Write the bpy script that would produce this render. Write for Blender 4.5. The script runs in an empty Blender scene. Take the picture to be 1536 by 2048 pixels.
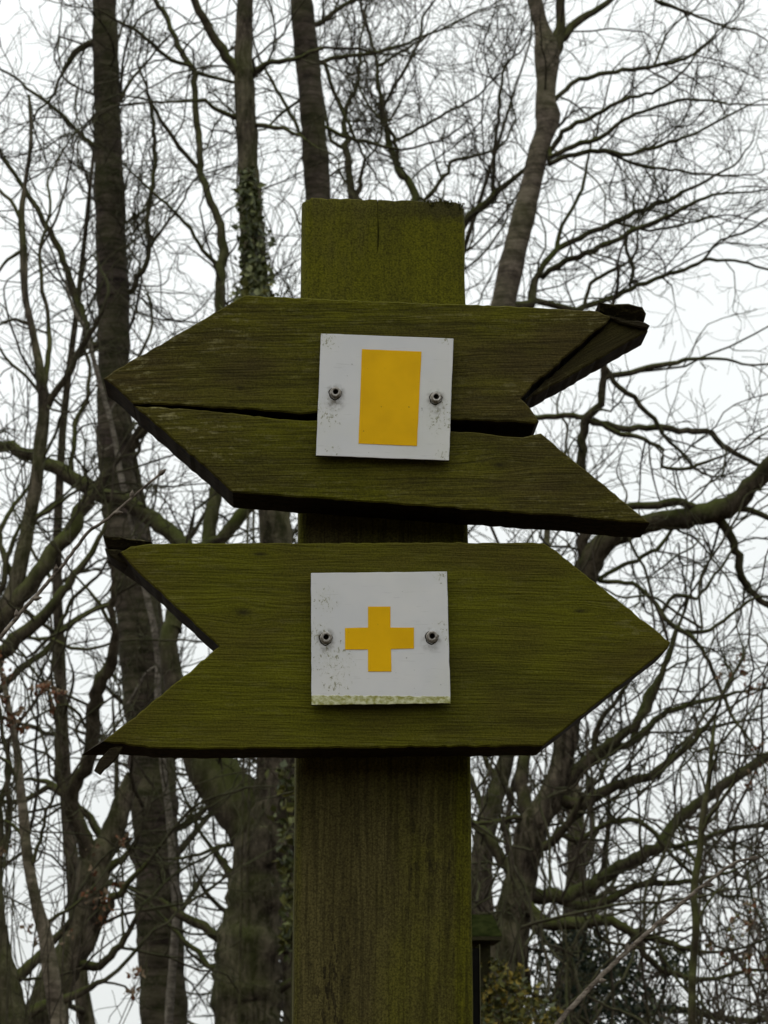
import bpy, math, random
import numpy as np
from mathutils import Vector

random.seed(7)
rng = np.random.default_rng(7)
SC = bpy.context.scene
COL = SC.collection
R = math.radians

# ------------------------------------------------------------------ camera, sky, light, exposure
FPX, CX, CY = 4239.0, 768.0, 1024.0          # focal length and centre in photo pixels (1536 x 2048)
PITCH = R(15.5)
CAM = np.array([0.0, 0.0, 1.5])
FOCUS = 1.60
cam_d = bpy.data.cameras.new('camera')
cam = bpy.data.objects.new('camera', cam_d)
COL.objects.link(cam)
cam.location = CAM
cam.rotation_euler = (math.pi / 2 + PITCH, 0, 0)
cam_d.sensor_fit = 'VERTICAL'
cam_d.sensor_height = 36.0
cam_d.sensor_width = 27.0
cam_d.lens = 36.0 * FPX / 2048.0
cam_d.clip_start = 0.05
cam_d.clip_end = 1500
cam_d.dof.use_dof = True
cam_d.dof.focus_distance = FOCUS
cam_d.dof.aperture_fstop = 36.0
SC.camera = cam

SUN_EL, SUN_AZ = R(58), R(200)               # a veiled sun high behind the camera
world = bpy.data.worlds.new('World')
SC.world = world
world.use_nodes = True
wn, wl = world.node_tree.nodes, world.node_tree.links
wn.clear()
w_out = wn.new('ShaderNodeOutputWorld')
w_bg = wn.new('ShaderNodeBackground')
w_bg.inputs['Strength'].default_value = 0.1
w_sky = wn.new('ShaderNodeTexSky')
w_sky.sky_type = 'NISHITA'
w_sky.sun_disc = False
w_sky.sun_elevation = SUN_EL
w_sky.sun_rotation = SUN_AZ
w_sky.air_density, w_sky.dust_density = 1.0, 4.0
w_mix = wn.new('ShaderNodeMixRGB')           # a closed deck of cloud over the clear sky
w_mix.inputs['Fac'].default_value = 0.93
w_tc = wn.new('ShaderNodeTexCoord')
w_noise = wn.new('ShaderNodeTexNoise')
w_noise.inputs['Scale'].default_value = 2.2
w_noise.inputs['Detail'].default_value = 4
w_ramp = wn.new('ShaderNodeValToRGB')
w_ramp.color_ramp.elements[0].position = 0.35
w_ramp.color_ramp.elements[1].position = 0.68
w_ramp.color_ramp.elements[0].color = (8.45, 8.75, 8.65, 1)
w_ramp.color_ramp.elements[1].color = (9.2, 9.45, 9.33, 1)
wl.new(w_tc.outputs['Generated'], w_noise.inputs['Vector'])
wl.new(w_noise.outputs['Fac'], w_ramp.inputs['Fac'])
wl.new(w_sky.outputs['Color'], w_mix.inputs['Color1'])
wl.new(w_ramp.outputs['Color'], w_mix.inputs['Color2'])
w_sep = wn.new('ShaderNodeSeparateXYZ')
w_el = wn.new('ShaderNodeMapRange')           # an overcast deck is brighter overhead than at its rim
w_el.inputs['From Min'].default_value, w_el.inputs['From Max'].default_value = 0.0, 1.0
w_el.inputs['To Min'].default_value, w_el.inputs['To Max'].default_value = 0.95, 1.45
w_mul = wn.new('ShaderNodeMixRGB')
w_mul.blend_type = 'MULTIPLY'
w_mul.inputs['Fac'].default_value = 1.0
wl.new(w_tc.outputs['Generated'], w_sep.inputs[0])
wl.new(w_sep.outputs[2], w_el.inputs['Value'])
wl.new(w_mix.outputs['Color'], w_mul.inputs['Color1'])
wl.new(w_el.outputs['Result'], w_mul.inputs['Color2'])
wl.new(w_mul.outputs['Color'], w_bg.inputs['Color'])
wl.new(w_bg.outputs['Background'], w_out.inputs['Surface'])

sun_d = bpy.data.lights.new('sun', 'SUN')
sun_d.energy = 0.5
sun_d.angle = R(50)
sun_d.color = (1.0, 0.97, 0.92)
sun = bpy.data.objects.new('sun', sun_d)
COL.objects.link(sun)
sdir = Vector((math.sin(SUN_AZ) * math.cos(SUN_EL), math.cos(SUN_AZ) * math.cos(SUN_EL), math.sin(SUN_EL)))
sun.rotation_euler = sdir.to_track_quat('Z', 'Y').to_euler()
sun.location = (0, -5, 30)

vs = SC.view_settings
vs.view_transform = 'Standard'
vs.look = 'None'
vs.exposure = 0.09
vs.gamma = 1.0
vs.use_curve_mapping = False

# ------------------------------------------------------------------ helpers
def tag(o, label=None, cat=None, group=None, kind=None):
    if label: o['label'] = label
    if cat: o['category'] = cat
    if group: o['group'] = group
    if kind: o['kind'] = kind
    return o

def empty(name, loc=(0, 0, 0), rz=0.0):
    o = bpy.data.objects.new(name, None)
    COL.objects.link(o)
    o.location = loc
    o.rotation_euler = (0, 0, rz)
    o.empty_display_size = 0.2
    return o

def mesh_obj(name, V, F, mat, parent=None, smooth=False, kind=None):
    me = bpy.data.meshes.new(name)
    me.from_pydata([tuple(map(float, v)) for v in V], [], F)
    me.update()
    if smooth:
        me.polygons.foreach_set('use_smooth', [True] * len(me.polygons))
    me.materials.append(mat)
    o = bpy.data.objects.new(name, me)
    COL.objects.link(o)
    if parent: o.parent = parent
    if kind: o['kind'] = kind
    return o

def np_mesh(name, V, Q, n, smooth=True):
    """mesh from numpy verts and faces with n corners each"""
    me = bpy.data.meshes.new(name)
    me.vertices.add(len(V))
    me.vertices.foreach_set('co', np.ascontiguousarray(V, dtype=np.float32).ravel())
    me.loops.add(len(Q) * n)
    me.loops.foreach_set('vertex_index', np.ascontiguousarray(Q, dtype=np.int32).ravel())
    me.polygons.add(len(Q))
    me.polygons.foreach_set('loop_start', np.arange(0, len(Q) * n, n, dtype=np.int32))
    me.polygons.foreach_set('loop_total', np.full(len(Q), n, dtype=np.int32))
    me.polygons.foreach_set('use_smooth', np.full(len(Q), smooth))
    me.update(calc_edges=True)
    return me

def np_obj(name, me, mat, parent=None, kind=None):
    if mat: me.materials.append(mat)
    o = bpy.data.objects.new(name, me)
    COL.objects.link(o)
    if parent: o.parent = parent
    if kind: o['kind'] = kind
    return o

def nrm(a):
    return a / np.maximum(np.linalg.norm(a, axis=-1, keepdims=True), 1e-9)

def tubes(P, Rd, sides=4, bump=0.0):
    """P (n,m,3) centre lines, Rd (n,m) radii -> verts, quads"""
    n, m, _ = P.shape
    T = np.empty_like(P)
    T[:, 1:-1] = P[:, 2:] - P[:, :-2]
    T[:, 0] = P[:, 1] - P[:, 0]
    T[:, -1] = P[:, -1] - P[:, -2]
    T = nrm(T)
    ch = nrm(P[:, -1] - P[:, 0])
    ref = np.where(np.abs(ch[:, 2:3]) < 0.8, np.array([[0, 0, 1.0]]), np.array([[0.3, 1.0, 0]]))
    ref = nrm(ref)[:, None, :]
    A = nrm(np.cross(np.broadcast_to(ref, T.shape), T))
    B = np.cross(T, A)
    ang = np.arange(sides) * 2 * math.pi / sides
    rr = Rd[:, :, None] * np.ones(sides)
    if bump:
        rr = rr * (1 + bump * rng.standard_normal(rr.shape))
    V = P[:, :, None, :] + rr[..., None] * (A[:, :, None, :] * np.cos(ang)[None, None, :, None] + B[:, :, None, :] * np.sin(ang)[None, None, :, None])
    V = V.reshape(-1, 3)
    idx = np.arange(n * m * sides).reshape(n, m, sides)
    a = idx[:, :-1, :]
    b = idx[:, 1:, :]
    Q = np.stack([a, np.roll(a, -1, 2), np.roll(b, -1, 2), b], -1).reshape(-1, 4)
    return V, Q

def grow(P, Rd, spacing, L, ang, npts, t0=0.15, up=0.0, wander=0.25, rk=0.6, rmax=0.02, rtip=0.0022, leader=True, keep=1.0):
    """children of the polylines P: every child leaves its parent at an angle and wanders"""
    n, m, _ = P.shape
    seg = np.linalg.norm(P[:, 1:] - P[:, :-1], axis=-1)
    plen = seg.sum(1)
    cnt = rng.poisson(np.maximum(plen * (1 - t0) / spacing, 0.01))
    if keep < 1: cnt = rng.binomial(cnt, keep)
    pi = np.repeat(np.arange(n), cnt)
    t = t0 + (1 - t0) * rng.random(len(pi))
    if leader:
        pi = np.concatenate([pi, np.arange(n)])
        t = np.concatenate([t, np.full(n, 0.999)])
    k = len(pi)
    if k == 0: return np.zeros((0, npts, 3)), np.zeros((0, npts))
    u = t * (m - 1)
    i0 = np.minimum(u.astype(int), m - 2)
    fr = (u - i0)[:, None]
    base = P[pi, i0] * (1 - fr) + P[pi, i0 + 1] * fr
    r0 = Rd[pi, i0] * (1 - fr[:, 0]) + Rd[pi, i0 + 1] * fr[:, 0]
    tan = nrm(P[pi, i0 + 1] - P[pi, i0])
    rnd = rng.standard_normal((k, 3))
    side = nrm(rnd - (rnd * tan).sum(1, keepdims=True) * tan)
    a = np.radians(ang[0] + (ang[1] - ang[0]) * rng.random(k))[:, None]
    if leader: a[-n:] *= 0.25
    d = nrm(tan * np.cos(a) + side * np.sin(a))
    ln = (L[0] + (L[1] - L[0]) * rng.random(k) ** 1.3) * (1.05 - 0.55 * t)
    if leader: ln[-n:] = L[0] + (L[1] - L[0]) * 0.6 * rng.random(n)
    step = (ln / (npts - 1))[:, None]
    out = np.empty((k, npts, 3))
    out[:, 0] = base
    w = np.zeros((k, 3))
    for j in range(1, npts):
        w = 0.1 * w + wander * 1.15 * rng.standard_normal((k, 3))
        d = nrm(d + w + np.array([0, 0, up]))
        out[:, j] = out[:, j - 1] + d * step
    rs = np.clip(r0 * rk, rtip * 1.15, rmax)[:, None]
    if leader: rs[-n:, 0] = np.maximum(np.minimum(r0[-n:] * 0.95, rmax * 1.6), rtip)
    tt = np.linspace(0, 1, npts)[None]
    rad = rs * (1 - tt) ** 0.8 + rtip * (1 - (1 - tt) ** 0.8)
    return out, rad

def join_tubes(levels):
    Vs, Qs, off = [], [], 0
    for P, Rd, s in levels:
        if len(P) == 0: continue
        V, Q = tubes(P, Rd, s)
        Vs.append(V); Qs.append(Q + off); off += len(V)
    return np.concatenate(Vs), np.concatenate(Qs)

def ray(px, py):
    a, b = (px - CX) / FPX, (CY - py) / FPX
    return np.array([a, math.cos(PITCH) - b * math.sin(PITCH), math.sin(PITCH) + b * math.cos(PITCH)])

def at(px, py, d):
    """the point of the place seen at a photo pixel, d metres away along the ground"""
    v = ray(px, py)
    return CAM + v * (d / v[1])

# ------------------------------------------------------------------ materials
def new_mat(name, rough=0.9, spec=0.2):
    m = bpy.data.materials.new(name)
    m.use_nodes = True
    nt = m.node_tree
    b = nt.nodes['Principled BSDF']
    b.inputs['Roughness'].default_value = rough
    b.inputs['Specular IOR Level'].default_value = spec
    return m, nt, b

class G:
    """small node-graph writer"""
    def __init__(s, nt):
        s.nt = nt
        s.tc = nt.nodes.new('ShaderNodeTexCoord')
    def obj(s): return s.tc.outputs['Object']
    def map(s, v, scale=(1, 1, 1), loc=(0, 0, 0), rot=(0, 0, 0)):
        n = s.nt.nodes.new('ShaderNodeMapping')
        n.inputs['Scale'].default_value = scale
        n.inputs['Location'].default_value = loc
        n.inputs['Rotation'].default_value = rot
        s.nt.links.new(v, n.inputs['Vector'])
        return n.outputs['Vector']
    def noise(s, v, scale=5, detail=3, rough=0.55, dist=0.0):
        n = s.nt.nodes.new('ShaderNodeTexNoise')
        n.inputs['Scale'].default_value = scale
        n.inputs['Detail'].default_value = detail
        n.inputs['Roughness'].default_value = rough
        n.inputs['Distortion'].default_value = dist
        s.nt.links.new(v, n.inputs['Vector'])
        return n.outputs['Fac']
    def ramp(s, f, a, b, c0=(0, 0, 0), c1=(1, 1, 1)):
        n = s.nt.nodes.new('ShaderNodeValToRGB')
        e = n.color_ramp.elements
        e[0].position, e[1].position = a, b
        e[0].color, e[1].color = (*c0, 1), (*c1, 1)
        s.nt.links.new(f, n.inputs['Fac'])
        return n.outputs['Color']
    def mix(s, f, a, b, mode='MIX'):
        n = s.nt.nodes.new('ShaderNodeMixRGB')
        n.blend_type = mode
        for sock, v in ((n.inputs['Fac'], f), (n.inputs['Color1'], a), (n.inputs['Color2'], b)):
            if isinstance(v, (int, float)): sock.default_value = v
            elif isinstance(v, tuple): sock.default_value = (*v, 1)
            else: s.nt.links.new(v, sock)
        return n.outputs['Color']
    def math(s, op, a, b=0.0, clamp=False):
        n = s.nt.nodes.new('ShaderNodeMath')
        n.operation = op
        n.use_clamp = clamp
        for i, v in enumerate((a, b)):
            if isinstance(v, (int, float)): n.inputs[i].default_value = v
            else: s.nt.links.new(v, n.inputs[i])
        return n.outputs[0]
    def xyz(s, v):
        n = s.nt.nodes.new('ShaderNodeSeparateXYZ')
        s.nt.links.new(v, n.inputs[0])
        return n.outputs
    def vadd(s, a, b):
        n = s.nt.nodes.new('ShaderNodeVectorMath')
        n.operation = 'ADD'
        s.nt.links.new(a, n.inputs[0]); s.nt.links.new(b, n.inputs[1])
        return n.outputs[0]
    def bump(s, h, strength, dist, bsdf, prev=None):
        n = s.nt.nodes.new('ShaderNodeBump')
        n.inputs['Strength'].default_value = strength
        n.inputs['Distance'].default_value = dist
        s.nt.links.new(h, n.inputs['Height'])
        if prev is not None: s.nt.links.new(prev, n.inputs['Normal'])
        if bsdf is not None: s.nt.links.new(n.outputs['Normal'], bsdf.inputs['Normal'])
        return n.outputs['Normal']

def wood(name, rot=0.0, vertical=False, green=(.094, .092, .005), brown=(.062, .049, .013), pale=(.24, .22, .10),
         brown_bias=0.5, pale_amt=0.5, seed=0.0, end_x=None, knots=(), line=.48):
    m, nt, b = new_mat(name, 0.92, 0.12)
    g = G(nt)
    v = g.map(g.obj(), rot=(0, rot, 0), loc=(seed, seed * .37, seed * .71))
    # slow sideways drift of the fibres
    wob = nt.nodes.new('ShaderNodeTexNoise')
    wob.inputs['Scale'].default_value = 7
    wob.inputs['Detail'].default_value = 2
    nt.links.new(v, wob.inputs['Vector'])
    sub = nt.nodes.new('ShaderNodeVectorMath'); sub.operation = 'SUBTRACT'
    nt.links.new(wob.outputs['Color'], sub.inputs[0]); sub.inputs[1].default_value = (.5, .5, .5)
    scl = nt.nodes.new('ShaderNodeVectorMath'); scl.operation = 'SCALE'
    nt.links.new(sub.outputs[0], scl.inputs[0]); scl.inputs['Scale'].default_value = .007
    vw = g.vadd(v, scl.outputs[0])
    kd = None
    for kx, kz, sx, sz in knots:                         # fibres bend round a knot
        X, _, Z = g.xyz(g.obj())[:3]
        dx = g.math('DIVIDE', g.math('SUBTRACT', X, kx), sx)
        dz = g.math('DIVIDE', g.math('SUBTRACT', Z, kz), sz)
        r2 = g.math('ADD', g.math('MULTIPLY', dx, dx), g.math('MULTIPLY', dz, dz))
        ex = g.math('POWER', 2.718, g.math('MULTIPLY', r2, -1.0))
        push = nt.nodes.new('ShaderNodeCombineXYZ')
        nt.links.new(g.math('MULTIPLY', g.math('MULTIPLY', dz, ex), -sz * .75), push.inputs[2])
        vw = g.vadd(vw, push.outputs[0])
        core = g.math('POWER', 2.718, g.math('MULTIPLY', r2, -14.0))
        kd = core if kd is None else g.math('MAXIMUM', kd, core)
    lo, hi = 24, 620
    fib = g.noise(g.map(vw, scale=(hi, hi, lo) if vertical else (lo, hi * .35, hi)), 1.0, 3, .6)
    band = g.noise(g.map(vw, scale=(110, 110, 4) if vertical else (4, 30, 110)), 1.0, 2, .5)
    grit = g.noise(v, 700, 2, .7)
    blot = g.noise(g.map(v, scale=(9, 9, 4) if vertical else (5, 6, 9)), 1.0, 4, .6)
    blot2 = g.noise(g.map(v, scale=(24, 24, 9) if vertical else (10, 20, 26)), 1.0, 3, .6)
    fac = g.ramp(g.math('ADD', g.math('MULTIPLY', blot, .65), g.math('MULTIPLY', blot2, .35)), brown_bias - .09, brown_bias + .10)
    if end_x:
        ax = g.math('ABSOLUTE', g.math('SUBTRACT', g.xyz(g.obj())[0], end_x[0]))
        edge = g.math('MULTIPLY', g.math('SUBTRACT', ax, end_x[1]), 9.0, True)
        fac = g.math('SUBTRACT', fac, g.math('MULTIPLY', edge, .75), True)
    col = g.mix(fac, brown, green)
    # pale dry fibres and crusts, in short strokes along the grain
    strokes = g.noise(g.map(vw, scale=(260, 260, 50) if vertical else (55, 100, 300)), 1.0, 2, .6)
    damp = g.ramp(g.noise(g.map(v, scale=(7, 9, 16), loc=(2, 5, 1)), 1.0, 4, .62), .50, .68)
    col = g.mix(g.math('MULTIPLY', damp, .42), col, (.030, .026, .006))
    pm = g.math('MULTIPLY', g.ramp(g.math('ADD', g.math('MULTIPLY', strokes, .6), g.math('MULTIPLY', g.noise(v, 210, 3, .7), .4)), .53, .61), g.ramp(blot2, .40, .56))
    pm = g.math('MULTIPLY', pm, pale_amt)
    if end_x: pm = g.math('MULTIPLY', pm, g.math('ADD', g.math('MULTIPLY', edge, 1.2), .35))
    col = g.mix(pm, col, pale)
    if kd is not None: col = g.mix(g.math('MULTIPLY', kd, .8), col, (.016, .013, .005))
    # dark fissures between the fibres
    fis = g.ramp(fib, .36, .56)
    dark = g.mix(g.math('ADD', g.math('MULTIPLY', fis, line), 1 - line), (.012, .010, .003), col)
    tone = g.mix(1.0, dark, g.ramp(g.math('ADD', g.math('MULTIPLY', band, .30), g.math('MULTIPLY', grit, .70)), .32, .68, (.58, .58, .58), (1.34, 1.34, 1.34)), 'MULTIPLY')
    nt.links.new(tone, b.inputs['Base Color'])
    n1 = g.bump(band, .22, .0008, None)
    n2 = g.bump(fib, .75, .0014, None, n1)
    g.bump(grit, .45, .0006, b, n2)
    return m

def post_wood(name):
    m, nt, b = new_mat(name, 0.92, 0.12)
    g = G(nt)
    v = g.obj()
    x, y, z = g.xyz(v)[:3]
    wv = g.map(v, scale=(6, 6, 2.2))
    wob = g.noise(wv, 1.0, 2, .5)
    cmb = nt.nodes.new('ShaderNodeCombineXYZ')
    nt.links.new(g.math('MULTIPLY', g.math('SUBTRACT', wob, .5), .018), cmb.inputs[0])
    vw = g.vadd(v, cmb.outputs[0])
    fib = g.noise(g.map(vw, scale=(520, 520, 20)), 1.0, 3, .6)
    streak = g.noise(g.map(vw, scale=(75, 75, 2.2)), 1.0, 3, .6)
    grit = g.noise(v, 650, 2, .7)
    mott = g.noise(v, 130, 3, .6)
    blot = g.noise(g.map(v, scale=(13, 13, 6)), 1.0, 4, .6)
    # algae: thick on the open top and the weathered corners, thin under the boards
    edge = g.math('MULTIPLY', g.math('SUBTRACT', g.math('ABSOLUTE', g.math('SUBTRACT', x, -.001)), .0535), 150.0, True)
    topz = g.math('MULTIPLY', g.math('SUBTRACT', z, POST_TOP - .22), 14.0, True)
    alg = g.math('ADD', g.math('MULTIPLY', edge, .95), g.math('MULTIPLY', topz, .9))
    alg = g.math('ADD', alg, g.math('MULTIPLY', g.math('SUBTRACT', blot, .43), 2.2))
    alg = g.math('ADD', alg, g.math('MULTIPLY', g.math('MULTIPLY', g.math('ADD', x, .002), 13.0), .60), True)
    brown = g.mix(g.ramp(streak, .38, .62), (.060, .050, .016), (.086, .073, .024))
    green = g.mix(g.ramp(g.math('ADD', g.math('MULTIPLY', blot, .78), g.math('MULTIPLY', mott, .22)), .40, .60), (.066, .063, .006), (.101, .099, .005))
    rim = g.math('MULTIPLY', g.math('SUBTRACT', g.math('ADD', z, g.math('MULTIPLY', mott, .022)), POST_TOP - .010), 110.0, True)
    rim = g.math('MULTIPLY', rim, g.math('ADD', g.math('MULTIPLY', g.math('ADD', x, .01), 13.0, True), .25, True))
    green = g.mix(g.math('MULTIPLY', rim, .75), green, (.030, .025, .010))
    col = g.mix(alg, brown, green)
    fa = g.math('SUBTRACT', .46, g.math('MULTIPLY', topz, .30))
    col = g.mix(g.math('SUBTRACT', 1.0, g.math('MULTIPLY', g.math('SUBTRACT', 1.0, g.ramp(fib, .38, .54)), fa)), (.010, .008, .003), col)
    px0, _, pz0 = loc(668, 1960, POST_Y)
    ex = g.math('DIVIDE', g.math('SUBTRACT', x, float(px0)), .020)
    ez = g.math('DIVIDE', g.math('SUBTRACT', z, float(pz0)), .062)
    worn = g.math('SUBTRACT', 1.15, g.math('SQRT', g.math('ADD', g.math('MULTIPLY', ex, ex), g.math('MULTIPLY', ez, ez))), True)
    worn = g.math('MAXIMUM', g.math('MULTIPLY', worn, 1.4, True), g.ramp(g.noise(g.map(v, scale=(14, 14, 7), loc=(3, 1, 7)), 1.0, 3), .56, .70))
    cells = g.noise(g.map(vw, scale=(260, 260, 75)), 1.0, 2, .6)
    rough_patch = g.math('MULTIPLY', worn, g.ramp(cells, .58, .44))
    col = g.mix(g.math('MULTIPLY', rough_patch, .72), col, (.012, .009, .005))
    col = g.mix(1.0, col, g.ramp(grit, .32, .66, (.48, .48, .48), (1.36, 1.36, 1.36)), 'MULTIPLY')
    nt.links.new(col, b.inputs['Base Color'])
    n1 = g.bump(g.math('SUBTRACT', streak, g.math('MULTIPLY', rough_patch, 1.2)), .25, .0009, None)
    n2 = g.bump(fib, .5, .0009, None, n1)
    g.bump(grit, .5, .0006, b, n2)
    return m

def bark(name, c0, c1, ring=False, moss=0.6, mossc=(.050, .062, .012), scale=1.0, depth=.012):
    m, nt, b = new_mat(name, 0.95, 0.1)
    g = G(nt)
    v = g.obj()
    if ring:
        pat = g.noise(g.map(v, scale=(3 * scale, 3 * scale, 26 * scale)), 1.0, 4, .65, .4)
    else:
        pat = g.noise(g.map(v, scale=(22 * scale, 22 * scale, 4 * scale)), 1.0, 4, .65, .5)
    fine = g.noise(v, 45 * scale, 3, .6)
    col = g.mix(g.ramp(pat, .38, .62), c0, c1)
    col = g.mix(g.math('MULTIPLY', g.ramp(fine, .55, .75), .5), col, tuple(min(1, c * 1.9) for c in c1))
    blotch = g.noise(v, 7 * scale, 4, .65)
    col = g.mix(1.0, col, g.ramp(blotch, .36, .62, (.50, .48, .46), (1.22, 1.20, 1.16)), 'MULTIPLY')
    geo = nt.nodes.new('ShaderNodeNewGeometry')
    nz = g.xyz(geo.outputs['Normal'])[2]
    big = g.noise(v, 2.2, 3, .6)
    mm = g.math('ADD', g.math('MULTIPLY', g.math('ADD', nz, .1), .9), g.math('MULTIPLY', g.math('SUBTRACT', big, .48), 2.6))
    mm = g.math('MULTIPLY', g.math('ADD', mm, .15, True), moss)
    mc = g.mix(fine, mossc, tuple(c * 1.7 for c in mossc))
    col = g.mix(mm, col, mc)
    nt.links.new(col, b.inputs['Base Color'])
    n1 = g.bump(pat, .9, depth, None)
    g.bump(fine, .5, depth * .4, b, n1)
    return m

def simple(name, c0, c1, scale=8, rough=.9, spec=.15, trans=0.0):
    m, nt, b = new_mat(name, rough, spec)
    g = G(nt)
    nt.links.new(g.mix(g.ramp(g.noise(g.obj(), scale, 3), .35, .65), c0, c1), b.inputs['Base Color'])
    return m

# ------------------------------------------------------------------ ground
gn = 120
gx = np.linspace(-1, 1, gn)
gx = np.sign(gx) * np.abs(gx) ** 2.2 * 450
GX, GY = np.meshgrid(gx, gx + 5)
GZ = .06 * np.sin(GX * .7) * np.cos(GY * .53) + .04 * np.sin(GX * 1.9 + GY)
def shade_bank(y):                                             # unseen slope added behind the viewer to block low sky light
    t = np.clip((-np.asarray(y, float) - 2.5) / 11, 0, 1)
    return 5.0 * t * t * (3 - 2 * t)
GZ = GZ + shade_bank(GY)
GZ[(np.abs(GX) < 1.5) & (np.abs(GY - 1.5) < 2.5)] = 0
V = np.stack([GX, GY, GZ], -1).reshape(-1, 3)
ii = np.arange(gn * gn).reshape(gn, gn)
Q = np.stack([ii[:-1, :-1], ii[:-1, 1:], ii[1:, 1:], ii[1:, :-1]], -1).reshape(-1, 4)
m_ground, nt, b = new_mat('leaf_litter', .95, .1)
g = G(nt)
c = g.mix(g.ramp(g.noise(g.obj(), 14, 4), .38, .62), (.045, .030, .018), (.10, .068, .036))
c = g.mix(g.ramp(g.noise(g.obj(), .5, 4), .52, .64), c, (.045, .055, .016))
nt.links.new(c, b.inputs['Base Color'])
g.bump(g.noise(g.obj(), 22, 3), .8, .03, b)
tag(np_obj('ground', np_mesh('ground', V, Q, 4), m_ground), kind='structure')

# ------------------------------------------------------------------ signpost
YAW = R(2.71)
o_axis = np.array([0.0, FOCUS, 0.0])
RY = np.array([-math.sin(YAW), math.cos(YAW), 0.0])      # into the wood
RX = np.array([math.cos(YAW), math.sin(YAW), 0.0])       # along the boards
BOARD_T = 0.044
SIGN = np.array([0.0, 1.53, 0.0])                        # board front plane passes here

def loc(px, py, y=0.0):
    """sign-local (x, y, z) of a photo pixel on the plane y metres behind the board fronts"""
    v = ray(px, py)
    t = ((SIGN + RY * y - CAM) @ RY) / (v @ RY)
    p = CAM + v * t - SIGN
    return np.array([p @ RX, p @ RY, p[2]])

POST_Y = BOARD_T + .001
POST_TOP = loc(768, 396, POST_Y)[2]
M_BOARD_A = wood('weathered_board_wood', rot=R(2.0), brown_bias=.44, pale_amt=.55, seed=1.3, end_x=(.0, .085), knots=[(*loc(480, 775)[[0, 2]], .012, .005), (*loc(1000, 930)[[0, 2]], .020, .008)])
M_BOARD_B = wood('algae_board_wood', rot=R(-.2), line=.32, green=(.092, .091, .005), brown=(.066, .054, .009), brown_bias=.435, pale_amt=.22, seed=4.1, end_x=(.0, .14), knots=[(*loc(486, 1225)[[0, 2]], .020, .010), (*loc(520, 1108)[[0, 2]], .022, .006), (*loc(1160, 1222)[[0, 2]], .018, .006)])
M_SPLIT = wood('split_wood', rot=R(3), green=(.026, .023, .007), brown=(.024, .018, .010), brown_bias=.55, pale_amt=.4, seed=8.2)
M_PRONG = wood('rotten_wood', rot=R(30), green=(.050, .046, .008), brown=(.034, .026, .012), brown_bias=.50, pale_amt=.3, seed=3.2)
M_POST = post_wood('post_wood')
M_RIM = simple('end_grain_and_shade', (.012, .009, .005), (.030, .021, .012), 160, .95, .08)  # end grain darkened with underside shade; also on plate rims and screw holes

root = empty('signpost', SIGN, YAW)
tag(root, 'square green wooden signpost carrying two mossy arrow boards with white marker plates', 'signpost')

def densify(pts, step=.0045, jit=.0003):
    """outline corners -> outline with small ragged steps; corners keep their place"""
    out = []
    n = len(pts)
    for i in range(n):
        a, b = np.array(pts[i]), np.array(pts[(i + 1) % n])
        ln = np.linalg.norm(b - a)
        k = max(1, int(ln / step))
        d = (b - a) / max(ln, 1e-9)
        nn = np.array([-d[1], d[0]])
        for j in range(k):
            p = a + (b - a) * (j / k)
            if j: p = p + nn * random.gauss(0, jit) + d * random.gauss(0, step * .15)
            out.append(p)
    return out

def inset(pts, b):
    n = len(pts)
    P = np.array(pts)
    area = 0.5 * np.sum(P[:, 0] * np.roll(P[:, 1], -1) - np.roll(P[:, 0], -1) * P[:, 1])
    s = 1 if area > 0 else -1
    e = np.roll(P, -1, 0) - P
    e = e / np.maximum(np.linalg.norm(e, axis=1, keepdims=True), 1e-9)
    nl = np.stack([-e[:, 1], e[:, 0]], 1) * s
    nn = nl + np.roll(nl, 1, 0)
    nn = nn / np.maximum(np.linalg.norm(nn, axis=1, keepdims=True), .35)
    return P + nn * b, s

def slab(name, pts_px, mat, parent, front=0.0, thick=BOARD_T, bev=.0011, jit=.0003, step=.0045, back_shift=None, tilt=None, rim=None):
    """a plank piece: outline given in photo pixels on its own front plane, real thickness behind it"""
    lp = [loc(x, y, front)[[0, 2]] for x, y in pts_px]
    pts = densify(lp, step, jit) if jit else [np.array(p) for p in lp]
    inn, s = inset(pts, bev)
    n = len(pts)
    P = np.array(pts)
    back = P.copy()
    if back_shift:
        for (bx, by, rad, dx, dz) in back_shift:
            c = loc(bx, by, front)[[0, 2]]
            w = np.clip(1 - np.linalg.norm(P - c, axis=1) / rad, 0, 1)[:, None]
            back = back + w * np.array([[dx, dz]])
    yf = np.zeros(n) + front
    if tilt:
        yf = front + tilt[0] * (P[:, 0] - P[:, 0].mean()) + tilt[1] * (P[:, 1] - P[:, 1].mean())
    V = [(inn[i][0], yf[i], inn[i][1]) for i in range(n)]
    V += [(P[i][0], yf[i] + bev, P[i][1]) for i in range(n)]
    V += [(back[i][0], front + thick, back[i][1]) for i in range(n)]
    F = []
    ccw = s > 0
    ring = list(range(n))
    F.append(ring if ccw else ring[::-1])
    for k in (0, 1):
        for i in range(n):
            j = (i + 1) % n
            q = [k * n + i, k * n + n + i, k * n + n + j, k * n + j]
            F.append(q if ccw else q[::-1])
    bk = [2 * n + i for i in range(n)]
    F.append(bk[::-1] if ccw else bk)
    o = mesh_obj(name, V, F, mat, parent)
    if rim:                                              # rims: end grain without algae on boards, underside shade put into the colour
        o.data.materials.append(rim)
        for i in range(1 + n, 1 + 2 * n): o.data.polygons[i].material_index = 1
    return o

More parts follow.
